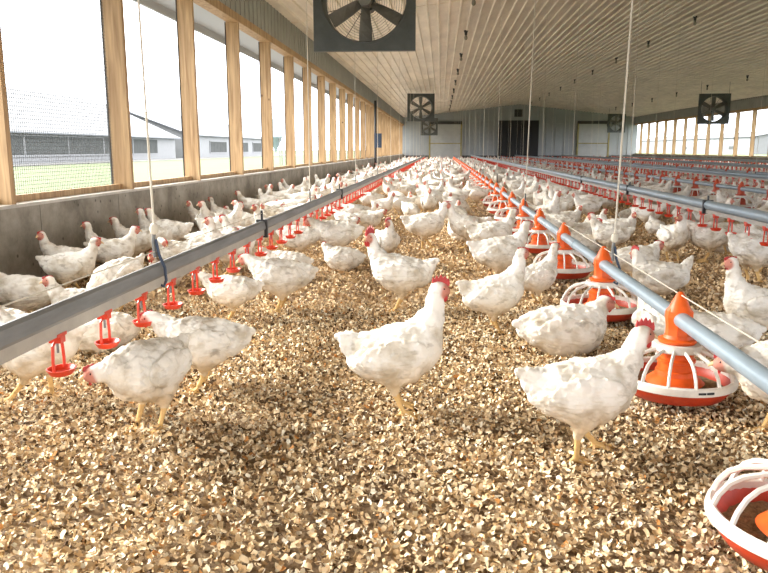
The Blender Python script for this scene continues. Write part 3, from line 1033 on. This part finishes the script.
def surface_nets(D, org, h):
    ins = D < 0
    nx, ny, nz = D.shape
    cnt = np.zeros((nx - 1, ny - 1, nz - 1), np.int32)
    acc = np.zeros((nx - 1, ny - 1, nz - 1, 3))
    g = [np.arange(nx), np.arange(ny), np.arange(nz)]
    for ax in range(3):
        sa = [slice(None)] * 3; sb = [slice(None)] * 3
        sa[ax] = slice(0, -1); sb[ax] = slice(1, None)
        A, B = D[tuple(sa)], D[tuple(sb)]
        cr = ins[tuple(sa)] != ins[tuple(sb)]
        t = np.where(cr, A / np.where(cr, A - B, 1), 0)
        o1, o2 = [a for a in range(3) if a != ax]
        for u in (0, 1):
            for w in (0, 1):
                sl = [slice(None)] * 3
                # edge (i,j,k)->(+ax) borders cells with offset u,w in the other axes
                sl[o1] = slice(0, -1) if u == 0 else slice(1, None)
                sl[o2] = slice(0, -1) if w == 0 else slice(1, None)
                c = cr[tuple(sl)]; tt = t[tuple(sl)]
                cnt += c
                acc[..., ax] += np.where(c, tt, 0)
                acc[..., o1] += np.where(c, u, 0)
                acc[..., o2] += np.where(c, w, 0)
    act = cnt > 0
    idx = -np.ones(act.shape, np.int64)
    ii = np.argwhere(act)
    idx[act] = np.arange(len(ii))
    V = (ii + acc[act] / cnt[act][:, None]) * h + np.array(org)
    F = []
    for ax in range(3):
        sa = [slice(None)] * 3; sb = [slice(None)] * 3
        sa[ax] = slice(0, -1); sb[ax] = slice(1, None)
        a, b_ = ins[tuple(sa)], ins[tuple(sb)]
        e = np.argwhere(a != b_)
        o1, o2 = [(1, 2), (2, 0), (0, 1)][ax]
        e = e[(e[:, o1] > 0) & (e[:, o2] > 0)]
        e = e[(e[:, o1] < D.shape[o1] - 1) & (e[:, o2] < D.shape[o2] - 1)]
        d1 = np.zeros(3, int); d1[o1] = 1
        d2 = np.zeros(3, int); d2[o2] = 1
        q = [idx[tuple((e - x_).T)] for x_ in (d1 + d2, d2, 0 * d1, d1)]
        q = np.stack(q, 1)
        s_ = ins[tuple(e.T)]
        q[~s_] = q[~s_][:, ::-1]
        F.append(q)
    return V, np.concatenate(F)


WHITE = np.array([.87, .85, .79]); PINK = np.array([.60, .25, .19]); YEL = np.array([.70, .47, .20]); CREAM = np.array([.66, .50, .30]); RED = np.array([.60, .035, .03])


def hen_mesh(pose, h, detail=True, combs=0, legs=True, dirt=1.0):
    ps = dict(POSES[pose])
    if not legs: ps['legs'] = None
    org = (-.24, -.15, -.012)
    X = np.arange(org[0], .27, h); Y = np.arange(org[1], .15, h); Z = np.arange(org[2], .47, h)
    P = np.stack(np.meshgrid(X, Y, Z, indexing='ij'), -1)
    d, leg, face, hc, hd, _ = hen_fields(P, ps)
    D = smin(d, leg, .008)
    cb = None
    if combs:
        up = Vector((0, 0, 1))
        cb = ell(P, hc + hd * .006 + np.array([0, 0, .024]), (.018, max(.006, h * .45), .010), ps['hp'], ps['hy'])
        cb = np.minimum(cb, ell(P, hc + hd * .024 - np.array([0, 0, .026]), (.012, .012, .014)))
        cb = np.minimum(cb, cap(P, hc + hd * .03, hc + hd * .056 - np.array([0, 0, .008]), .011, .004))
        D = np.minimum(D, cb)
    V, F = surface_nets(D, org, h)
    bd, lg, fc, hc, hd, Qb = hen_fields(V, ps)
    # feather relief
    N = np.zeros_like(V)
    e1 = V[F[:, 2]] - V[F[:, 0]]; e2 = V[F[:, 3]] - V[F[:, 1]]
    fn = np.cross(e1, e2)
    for k in range(4): np.add.at(N, F[:, k], fn)
    N /= np.linalg.norm(N, axis=1)[:, None] + 1e-12
    dh = np.linalg.norm(V - (hc + hd * .016), axis=1)
    body = np.clip((lg - .004) / .01, 0, 1) * np.clip((dh - .03) / .02, 0, 1)
    if detail:
        L, W = .038, .034
        s_ = (.25 - Qb[:, 0]) / L
        a = np.arctan2(V[:, 1], Qb[:, 2] - .2) * .09 / W
        row = np.floor(s_)
        fr = a + .5 * (row % 2)
        ed = (np.abs(fr - np.floor(fr) - .5) * 2) ** 2
        ph = s_ - ed * .55
        saw = ph - np.floor(ph)
        disp = .0062 * (saw ** 1.5 - .4)
        # long flight feathers low on the wing
        wing = (np.abs(V[:, 1]) > .062) & (Qb[:, 0] < .06) & (Qb[:, 2] < .225) & (Qb[:, 2] > .17)
        st = (Qb[:, 2] + .18 * Qb[:, 0]) / .013
        disp = np.where(wing, .0065 * (st - np.floor(st) - .5), disp)
        V = V + N * (disp * body)[:, None]
        nz = .0035 * np.sin(V[:, 0] * 61 + V[:, 2] * 33) * np.sin(V[:, 1] * 57 + V[:, 2] * 41)
        V = V + N * (nz * body)[:, None]
    C = np.tile(WHITE, (len(V), 1))
    low = np.clip((.20 - (V[:, 2] - ps['dz'])) / .09, 0, 1) * .85 * dirt
    C = C * (1 - low[:, None]) + CREAM * low[:, None]
    # cream smear on the breast, grey-tan on the tail tip
    br = np.exp(-(((V - np.array([.12, 0, .2 + ps['dz']])) / .05) ** 2).sum(1)) * .3
    C = C * (1 - br[:, None]) + CREAM * br[:, None]
    dm = np.linalg.norm(V - (hc + hd * .022 - np.array([0, 0, .003])), axis=1)
    fm = np.clip((.031 - dm) / .006, 0, 1)[:, None]
    C = C * (1 - fm) + PINK * fm
    lm = (lg < np.minimum(bd, .006)).astype(float)[:, None]
    C = C * (1 - lm) + YEL * lm
    if combs:
        up = hc + np.array([0, 0, ps['dz'] * 0])
        c1 = ell(V, hc + hd * .006 + np.array([0, 0, .024]), (.018, max(.006, h * .45), .010), ps['hp'], ps['hy'])
        c1 = np.minimum(c1, ell(V, hc + hd * .024 - np.array([0, 0, .026]), (.012, .012, .014)))
        m_ = (c1 < h * .15).astype(float)[:, None]
        C = C * (1 - m_) + np.array([.52, .2, .15]) * m_
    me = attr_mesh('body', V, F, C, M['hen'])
    return me, hc, hd


def comb_mesh(size):
    """serrated single comb, local frame: x forward, z up, base at z=0"""
    top = [(-.030, .006), (-.028, .020), (-.022, .013), (-.016, .027), (-.010, .017), (-.003, .031), (.004, .018), (.010, .026), (.016, .013), (.022, .017), (.026, .004)]
    top = [(x_, z_ * size) for x_, z_ in top]
    vs, fs = [], []
    m = len(top)
    for y_ in (-.0035, .0035):
        for (x_, z_) in top: vs.append((x_, y_ * .6, z_))
        for (x_, z_) in top: vs.append((x_, y_ * 1.3, -.012 + min(.004, .2 * abs(x_))))
    for s_ in (0, 1):
        o = s_ * 2 * m
        for i in range(m - 1):
            q = (o + i, o + i + 1, o + m + i + 1, o + m + i)
            fs.append(q if s_ else q[::-1])
    for i in range(m - 1):
        fs.append((i, i + 1, 2 * m + i + 1, 2 * m + i))
    fs.append((0, 2 * m, 3 * m, m)); fs.append((m - 1, 2 * m - 1, 4 * m - 1, 3 * m - 1))
    return MB().add(vs, fs).mesh('comb', M['comb'])


COMB = {s_: comb_mesh(s_) for s_ in (.3, .55, .9, 1.5)}


def blob(name, r, mat, c=(0, 0, 0), n=12):
    vs, fs = [], []
    for i in range(n // 2 + 1):
        ph = PI * i / (n // 2)
        for j in range(n):
            th = 2 * PI * j / n
            vs.append((c[0] + r[0] * math.sin(ph) * math.cos(th), c[1] + r[1] * math.sin(ph) * math.sin(th), c[2] + r[2] * math.cos(ph)))
    for i in range(n // 2):
        for j in range(n):
            fs.append((i * n + j, (i + 1) * n + j, (i + 1) * n + (j + 1) % n, i * n + (j + 1) % n))
    return MB().add(vs, fs).mesh(name, mat, True)


WATTLE = blob('wattle', (.0075, .0035, .012), M['comb'])
EARL = blob('ear_lobe', (.006, .003, .007), M['comb'])
EYE_ME = blob('eye', (.005, .0028, .005), M['eye'])
bk = MB().tube([(0, 0, 0), (.009, 0, .0005), (.017, 0, -.003), (.022, 0, -.0085)], [.0085, .0072, .0045, .001], 10)
BEAK = bk.mesh('beak', M['beak'], True)

HEN = {}
for nm in POSES:
    me, hc, hd = hen_mesh(nm, .0052)
    t = empty('hen')
    b_ = link(bpy.data.objects.new('body', me), t)
    hy, hp = POSES[nm]['hy'], POSES[nm]['hp']
    R = Matrix.Rotation(hy, 4, 'Z') @ Matrix.Rotation(-hp, 4, 'Y')
    T = Matrix.Translation(Vector(hc)) @ R
    def put(name, mesh, loc, rot=None):
        o = link(bpy.data.objects.new(name, mesh), t)
        o.matrix_local = T @ Matrix.Translation(Vector(loc)) @ (rot or Matrix.Identity(4))
        return o
    put('comb', COMB[.55], (.014, 0, .0235))
    put('beak', BEAK, (.036, 0, -.002))
    for s_ in (-1, 1):
        put('wattle', WATTLE, (.028, s_ * .008, -.023))
        put('eye', EYE_ME, (.019, s_ * .0198, .006))
        put('ear_lobe', EARL, (.001, s_ * .0222, -.006))
    HEN[nm] = t
MID = {nm: hen_mesh(nm, .0095, False, combs=1)[0] for nm in POSES}
for me in MID.values(): me.name = 'hen'

placed = []     # (x, y)
n_hens = 0
used_proto = set()


def far_enough(x, y, r_):
    return all((x - a) ** 2 + (y - b_) ** 2 > r_ * r_ for a, b_ in placed)


def hen(x, y, deg, pose, s_=1.0, comb=.55, label=None, group=None, full=True):
    global n_hens
    n_hens += 1
    placed.append((x, y))
    if full:
        if pose in used_proto: o = copy_tree(HEN[pose])
        else: o = HEN[pose]; used_proto.add(pose)
        for ch in o.children:
            if ch.name.startswith('comb'): ch.data = COMB[comb]
            if ch.name.startswith('wattle'):
                k = {.3: .55, .55: .8, .9: 1.1, 1.5: 1.6}[comb]
                ch.scale = (k, k, k)
    else:
        o = link(bpy.data.objects.new('hen', MID[pose]))
    o.location = (x, y, 0.002)
    o.rotation_euler = (0, 0, math.radians(deg))
    o.scale = (s_, s_, s_)
    tag(o, label, 'hen', group)
    return o


# hens placed one by one: foot point, heading (0 = towards the right wall, 90 = down the house), pose, size, comb, label
HENS = [
 (399, 414, 8, 'tall', 1.06, .9, 'white hen standing tall alone in the middle foreground, red comb, facing right'),
 (583, 458, 12, 'walk', 1.02, .9, 'large white hen in front of the nearest complete feeder, facing right'),
 (495, 334, 10, 'tall', .98, .3, 'white upright hen beside the aisle, between the middle one and the feeder cages'),
 (399, 312, 172, 'alert', 1.08, 1.5, 'white hen with the big red comb facing left behind the middle foreground hen'),
 (151, 432, 250, 'stoop', 1.02, .3, 'front left white hen with yellow legs facing left below the drinker rail'),
 (203, 392, 184, 'hunch', .98, .3, 'hump-backed white hen just behind the front left one, drinking posture'),
 (34, 402, 176, 'walk', 1.05, .3, 'white hen at the left edge with yellow legs under the nearest red cups'),
 (100, 352, 190, 'rest', 1.0, .3, 'pinkish white hen resting behind the second near red cup'),
 (232, 322, 184, 'hunch', .85, .3, 'white hen resting under the drinker rail beyond the hump-backed one'),
 (281, 313, 176, 'hunch', 1.04, .3, 'white hen standing side-on by the rail, left of the big-combed one'),
 (284, 279, 182, 'rest', 1.05, .3, 'white hen crouched under the rail behind a standing side-on hen'),
 (298, 262, 186, 'hunch', 1.0, .3, 'white hen reaching to a red cup midway down the near rail'),
 (336, 261, 186, 'hunch', 1.12, .3, 'stout white hen with short dark legs at the edge of the aisle by the rail'),
 (353, 230, 182, 'hunch', 1.0, .3, 'white hen facing the rail next beyond the stout dark-legged one'),
 (386, 266, -62, 'look', .95, .9, 'white hen facing the camera behind the big-combed hen'),
 (426, 250, 12, 'walk', 1.12, .3, 'speckled white hen striding right in mid aisle'),
 (466, 250, 172, 'alert', 1.06, .3, 'white hen facing the striding speckled hen'),
 (411, 225, -50, 'peck', .9, .3, 'small white hen stooping in mid aisle left of the striding one'),
 (431, 211, 14, 'walk', 1.1, .3, 'white hen crossing the aisle beyond the stooping small hen'),
 (410, 208, -88, 'sit', .95, .3, 'white hen settled in the aisle head up, left of the crossing one'),
 (492, 262, 14, 'walk', 1.1, .3, 'white hen leaning to the fourth feeder on the blue pipe'),
 (500, 287, 16, 'walk', 1.12, .3, 'mottled white hen with neck stretched toward the third feeder'),
 (537, 306, 24, 'tall', .84, .3, 'smaller white hen standing between the upright hen and the third feeder'),
 (566, 356, 10, 'rest', 1.22, .3, 'dusty white hen lying before the second feeder, tail to the left'),
 (657, 296, 178, 'perky', 1.08, .9, 'white hen with cocked tail lying just across the blue pipe'),
 (672, 262, -75, 'look', 1.02, .3, 'bright white hen facing forward across the pipe, in line with the hanging cord'),
 (706, 263, 160, 'hunch', 1.12, .3, 'round grey-white hen standing with its side turned, before the thick grey pipe'),
 (752, 283, 20, 'peck', 1.15, .3, 'white hen bending at the right edge below the thick grey pipe'),
 (750, 350, 188, 'tall', .98, .3, 'white hen standing at right with raised red face looking left'),
 (778, 440, 200, 'stoop', 1.08, .3, 'white hen half cut off by the right edge, behind the blue pipe'),
 (714, 354, 170, 'rest', 1.0, .3, 'white hen lying behind the orange cap of the nearest complete feeder'),
 (655, 340, 100, 'rest', .95, .3, 'white hen back to the camera between the two nearest complete feeders'),
 (608, 258, 165, 'walk', .95, .55, 'white hen with raised head left of the cord across the pipe'),
 (637, 274, 10, 'rest', 1.1, .3, 'grey-white hen lying beside the hanging cord across the pipe'),
 (581, 256, 182, 'rest', 1.02, .3, 'white hen lying across the pipe behind the third feeder'),
 (567, 229, 0, 'perky', 1.0, .3, 'bright white hen with upright tail across the pipe, fourth feeder abreast'),
 (572, 212, 8, 'walk', 1.0, .3, 'white hen with dark head beyond the upright-tailed one across the pipe'),
 (596, 233, -70, 'sit', 1.0, .3, 'white hen sitting upright across the pipe to the right of the upright-tailed one'),
 (51, 290, 206, 'alert', .95, .3, 'white hen upright against the concrete curb below the netted window'),
 (74, 298, 14, 'walk', .95, .3, 'large white hen facing right in front of the curb, red face'),
 (80, 276, 190, 'tall', .9, .3, 'white hen whose head shows behind the large one by the curb'),
 (122, 266, 186, 'walk', .98, .3, 'white hen facing left along the curb under the first wooden post'),
 (116, 279, 12, 'walk', .95, .3, 'white hen looking right, next right of the large one by the curb'),
 (143, 258, 178, 'tall', .95, .3, 'white hen behind the knotted cord with head toward the left'),
 (170, 257, 176, 'walk', 1.05, .3, 'broad white hen with tail to the right, behind the knotted cord'),
 (189, 239, 200, 'alert', .95, .3, 'white hen with pink face close to the curb, right of the broad one'),
 (200, 232, 186, 'tall', .88, .3, 'white hen behind the pink-faced one, touching the curb'),
 (208, 243, -75, 'look', 1.05, .3, 'white hen facing forward over the rail right of the pink-faced one'),
 (222, 247, 100, 'sit', 1.05, .3, 'white hen sitting with its back turned over the near rail'),
 (232, 222, 186, 'walk', 1.0, .3, 'buff-headed white hen near the curb under the third wooden post'),
 (240, 230, 210, 'sit', 1.0, .3, 'white hen sitting just right of the buff-headed one'),
 (118, 312, 240, 'peck', 1.0, .9, 'white hen with red-splashed head low behind the rail left of the hook'),
 (167, 288, 250, 'sit', .9, .9, 'white hen whose red-marked head shows just right of the hook'),
 (-2, 312, 176, 'rest', 1.12, .3, 'white hen lying at the left edge near the curb, tail to the right'),
 (-8, 352, 182, 'sit', 1.1, .3, 'white hen at the left edge close behind the drinker rail'),
 (80, 322, 200, 'sit', .92, .3, 'white hen with only its head over the rail below the large curb hen'),
 (370, 213, 180, 'hunch', 1.0, .3, 'white hen by the rail where the aisle litter narrows'),
 (478, 236, 200, 'rest', 1.05, .3, 'white hen crouching on the aisle side of the fifth feeder'),
 (455, 232, 30, 'peck', 1.0, .3, 'white hen pecking behind the one that faces the striding hen'),
]
for (px, py, dg, ps, s_, cb, lb) in HENS:
    p = on_floor(px, py)
    ext = .2 * abs(math.cos(math.radians(dg))) + .1
    p.x = max(p.x, XL + ext * s_)
    hen(p.x, p.y, dg, ps, s_, cb, lb, None)

# crowd: strips between the lines; nearest 300 in all are individuals, the rest one crowd
rnd = random.Random(5)
cands = []
gx = .42
y = 3.0
while y < 52.8:
    x = XL + .36
    while x < XR - .4:
        cx = x + rnd.uniform(-.13, .13); cy = y + rnd.uniform(-.13, .13)
        x += gx
        if abs(cx - .836) < .26 or abs(cx + 1.09) < .06 or abs(cx - 2.05) < .08: continue
        if abs(cx - 3.85) < .24 or abs(cx - 6.7) < .24 or abs(cx - 9.9) < .24: continue
        a = math.atan2(cx, cy)
        if not (-.62 < a < .55): continue
        p_keep = .9
        if -1.0 < cx < .6:
            p_keep = 0 if cy < 7.0 else (.45 if cy < 9 else (.72 if cy < 14 else .95))
            if cy < 9.5 and -.75 < cx < -.05: p_keep = 0
            if cy > 5 and -1.0 < cx < -.62: p_keep = .75
        elif cx > .836:
            p_keep = .78
            if cx < 2.0 and cy < 4.6: p_keep = 0
            if cx > 1.4 and cy < 4.9: p_keep = 0
        else:
            p_keep = .95
            if cy < 5.0: p_keep = 0
        if rnd.random() > p_keep: continue
        cands.append((cx, cy))
    y += gx
cands = [c for c in cands if far_enough(c[0], c[1], .33)]


def depth(c): return c[0] * FWD.x + c[1] * FWD.y
def in_view(c):
    d = depth(c)
    u = (c[0] * RGT.x + c[1] * RGT.y) / d * FPX + CX
    return -30 < u < 800


vis = sorted([c for c in cands if in_view(c)], key=depth)
N_IND = 300 - n_hens
ind, rest = vis[:N_IND], vis[N_IND:]
rest += [c for c in cands if not in_view(c) and depth(c) > 10]
NAMES = [q for q in POSES if q != 'stoop']
ACT = {'tall': 'standing tall', 'alert': 'standing head aside', 'walk': 'walking', 'hunch': 'standing hunched', 'look': 'looking sideways',
       'peck': 'pecking the litter', 'sit': 'sitting head up', 'rest': 'lying low', 'preen': 'preening its wing', 'perky': 'sitting tail cocked'}


def zone(x):
    if x < -1.09: return 'beside the window wall'
    if x < .836: return 'filling the main aisle'
    if x < 2.05: return 'just beyond the blue feed pipe'
    if x < 3.85: return 'just beyond the first thick grey pipe'
    if x < 5.05: return 'just beyond the second feed pipe'
    return 'beyond the second thick grey pipe'


for (x, y) in ind:
    ps = rnd.choices(NAMES, (2, 2, 3, 3, 2, 1, 3, 3, 1, 2))[0]
    dg = rnd.choice((rnd.uniform(-40, 40), rnd.uniform(140, 220), rnd.uniform(0, 360)))
    z = zone(x); band = 'nearer' if y < 8.5 else ('farther' if y < 12 else 'distant')
    lb = 'white hen %s in the %s crowd %s' % (ACT[ps], band, z)
    hen(x, y, dg, ps, rnd.uniform(.92, 1.1), rnd.choice((.3, .3, .3, .55)), lb, 'hens ' + lb.split(' ', 2)[2], full=(y < 8.0))

# unused prototypes are removed so that nothing stands at the origin
for nm, o in HEN.items():
    if nm not in used_proto:
        for ch in list(o.children): bpy.data.objects.remove(ch)
        bpy.data.objects.remove(o)

# the rest of the flock, one countless crowd
protos = []
for nm in ('tall', 'walk', 'hunch', 'look', 'sit', 'rest', 'perky', 'peck'):
    me = hen_mesh(nm, .02, False, combs=1, legs=False)[0]
    v = np.empty(len(me.vertices) * 3, np.float32); me.vertices.foreach_get('co', v)
    f = np.empty(len(me.loops), np.int32); me.loops.foreach_get('vertex_index', f)
    c = np.empty(len(me.vertices) * 4, np.float32); me.attributes['Col'].data.foreach_get('color', c)
    protos.append((v.reshape(-1, 3), f.reshape(-1, 4), c.reshape(-1, 4)[:, :3]))
    bpy.data.meshes.remove(me)
VV, FF, CC, base = [], [], [], 0
for (x, y) in rest:
    v, f, c = protos[rnd.randrange(len(protos))]
    a = rnd.uniform(0, 2 * PI); s_ = rnd.uniform(.92, 1.1)
    R2 = np.array([[math.cos(a), -math.sin(a), 0], [math.sin(a), math.cos(a), 0], [0, 0, 1]]) * s_
    VV.append(v @ R2.T + np.array([x, y, 0])); FF.append(f + base)
    CC.append(c * rnd.uniform(.86, 1.0)); base += len(v)
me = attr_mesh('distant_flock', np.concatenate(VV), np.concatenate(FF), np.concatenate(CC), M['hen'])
tag(link(bpy.data.objects.new('distant_flock', me)), 'countless white hens filling the far part of the house to the end wall', 'flock', kind='stuff')
print('hens', n_hens, 'far', len(rest), 'far verts', base)


# ------------------------------------------------------------------ wood shavings
def shavings(n, ya, yb, smin_, smax_, zmax):
    # uniform over the wedge of floor in front of the camera, a step wider on both sides
    y = np.sqrt(RNG.uniform(ya ** 2, yb ** 2, n))
    x = RNG.uniform(-1, 1, n) * (.62 * y + .55) - .03 * y
    keep = (x > XL + .045)
    x, y = x[keep], y[keep]; n = len(x)
    L = RNG.uniform(smin_, smax_, n); W = L * RNG.uniform(.3, .7, n)
    curl = RNG.uniform(.4, 3.0, n) * np.where(RNG.random(n) < .75, 1, -1)
    tws = RNG.uniform(-.6, .6, n)
    us = np.linspace(-.5, .5, 4)
    pts = []
    for u in us:
        ang = curl * u
        sx = np.sin(ang) / np.where(np.abs(curl) < .01, .01, curl) * L
        sz = (1 - np.cos(ang)) / np.where(np.abs(curl) < .01, .01, curl) * L
        taper = 1 - .55 * (2 * abs(u)) ** 2 * RNG.uniform(.3, 1, n)
        for w in (-.5, .5):
            yy = w * W * taper
            pts.append(np.stack([sx + yy * tws * u, yy, sz], -1))
    Pn = np.stack(pts, 1)          # n x 8 x 3
    a, b_, c = RNG.uniform(0, 2 * PI, n), RNG.normal(0, .62, n), RNG.normal(0, .62, n)
    ca, sa, cb, sb, cc, s2 = np.cos(a), np.sin(a), np.cos(b_), np.sin(b_), np.cos(c), np.sin(c)
    R = np.zeros((n, 3, 3))
    R[:, 0, 0] = ca * cb; R[:, 0, 1] = ca * sb * s2 - sa * cc; R[:, 0, 2] = ca * sb * cc + sa * s2
    R[:, 1, 0] = sa * cb; R[:, 1, 1] = sa * sb * s2 + ca * cc; R[:, 1, 2] = sa * sb * cc - ca * s2
    R[:, 2, 0] = -sb; R[:, 2, 1] = cb * s2; R[:, 2, 2] = cb * cc
    Pn = np.einsum('nij,nkj->nki', R, Pn)
    z = RNG.random(n) ** 1.2 * zmax + .003
    hill = .006 * np.sin(x * 3.1 + y * 1.7) + .005 * np.sin(x * 7.3 - y * 5.1)
    Pn += np.stack([x, y, z + np.clip(hill, -.004, .01)], -1)[:, None, :]
    Pn[..., 2] = np.maximum(Pn[..., 2], .0005)
    V = Pn.reshape(-1, 3)
    q = np.array([(0, 1, 3, 2), (2, 3, 5, 4), (4, 5, 7, 6)])
    F = (np.arange(n)[:, None, None] * 8 + q[None]).reshape(-1, 4)
    pal = np.array([(.93, .77, .52), (.86, .67, .42), (.72, .52, .30), (.44, .29, .14), (.97, .89, .70), (.11, .065, .03), (.62, .29, .09), (.40, .32, .22)])
    pr = np.array([.22, .21, .16, .14, .11, .12, .02, .02]); pr = pr / pr.sum()
    col = pal[RNG.choice(len(pal), n, p=pr)] * RNG.uniform(.75, 1.05, n)[:, None]
    if ya > 4: col = col * .55 + np.array([.62, .42, .22]) * .42
    # deeper, more trodden shavings are browner
    return V, F, np.repeat(col, 8, axis=0)


parts = [shavings(125000, .75, 4.2, .011, .024, .027), shavings(70000, 4.2, 9.5, .018, .042, .022), shavings(28000, 9.5, 20, .03, .06, .02)]
base, VV, FF, CC = 0, [], [], []
for (v, f, c) in parts:
    VV.append(v); FF.append(f + base); CC.append(c); base += len(v)
me = attr_mesh('wood_shavings', np.concatenate(VV), np.concatenate(FF), np.concatenate(CC), M['chips'], smooth=True)
tag(link(bpy.data.objects.new('wood_shavings', me)), 'pale curled wood shavings spread thickly over the floor as litter', 'litter', kind='stuff')

# ------------------------------------------------------------------ light
w = bpy.data.worlds.new('overcast'); sc.world = w
w.use_nodes = True
nt = w.node_tree
bg = nt.nodes['Background']
tc = nt.nodes.new('ShaderNodeTexCoord')
sp = nt.nodes.new('ShaderNodeSeparateXYZ')
cr = nt.nodes.new('ShaderNodeValToRGB')
e = cr.color_ramp.elements
e[0].position = 0.0; e[0].color = (.86, .90, 1.0, 1)
e[1].position = 0.35; e[1].color = (1.0, .99, .97, 1)
nt.links.new(tc.outputs['Generated'], sp.inputs[0]); nt.links.new(sp.outputs['Z'], cr.inputs[0]); nt.links.new(cr.outputs[0], bg.inputs['Color'])
bg.inputs['Strength'].default_value = 4.0


def portal(name, loc, rot, sx, sy):
    l = bpy.data.lights.new(name, 'AREA'); l.shape = 'RECTANGLE'; l.size = sx; l.size_y = sy
    l.cycles.is_portal = True
    o = bpy.data.objects.new(name, l); COL.objects.link(o)
    o.location = loc; o.rotation_euler = rot


portal('window_daylight', (XL - .2, (Y0 + Y1) / 2, (SILL + HEAD) / 2), (0, -PI / 2, 0), HEAD - SILL, Y1 - Y0)
portal('window_daylight', (XR + .2, (Y0 + Y1) / 2, (SILL + HEAD) / 2), (0, PI / 2, 0), HEAD - SILL, Y1 - Y0)
portal('added_doorway_daylight', (3.6, Y0 - .15, 1.5), (PI / 2, 0, 0), 6.8, 3.0)  # sky portal for the added opening behind the camera

sl = bpy.data.lights.new('added_soft_sun', 'SUN'); sl.energy = 7.5; sl.angle = math.radians(18); sl.color = (1.0, .96, .88)  # soft directional sun added for contrast on the litter; the sky is overcast
so = bpy.data.objects.new('added_soft_sun', sl); COL.objects.link(so)
sd_ = Vector((math.cos(math.radians(29)), -.30, -math.sin(math.radians(29))))
so.rotation_euler = sd_.to_track_quat('-Z', 'Y').to_euler()

vs_ = sc.view_settings
vs_.view_transform = 'Standard'; vs_.look = 'None'; vs_.gamma = 1; vs_.use_curve_mapping = False
vs_.exposure = 0.78
sc.cycles.use_denoising = True
sc.cycles.max_bounces = 8
sc.cycles.diffuse_bounces = 5
sc.cycles.sample_clamp_indirect = 10
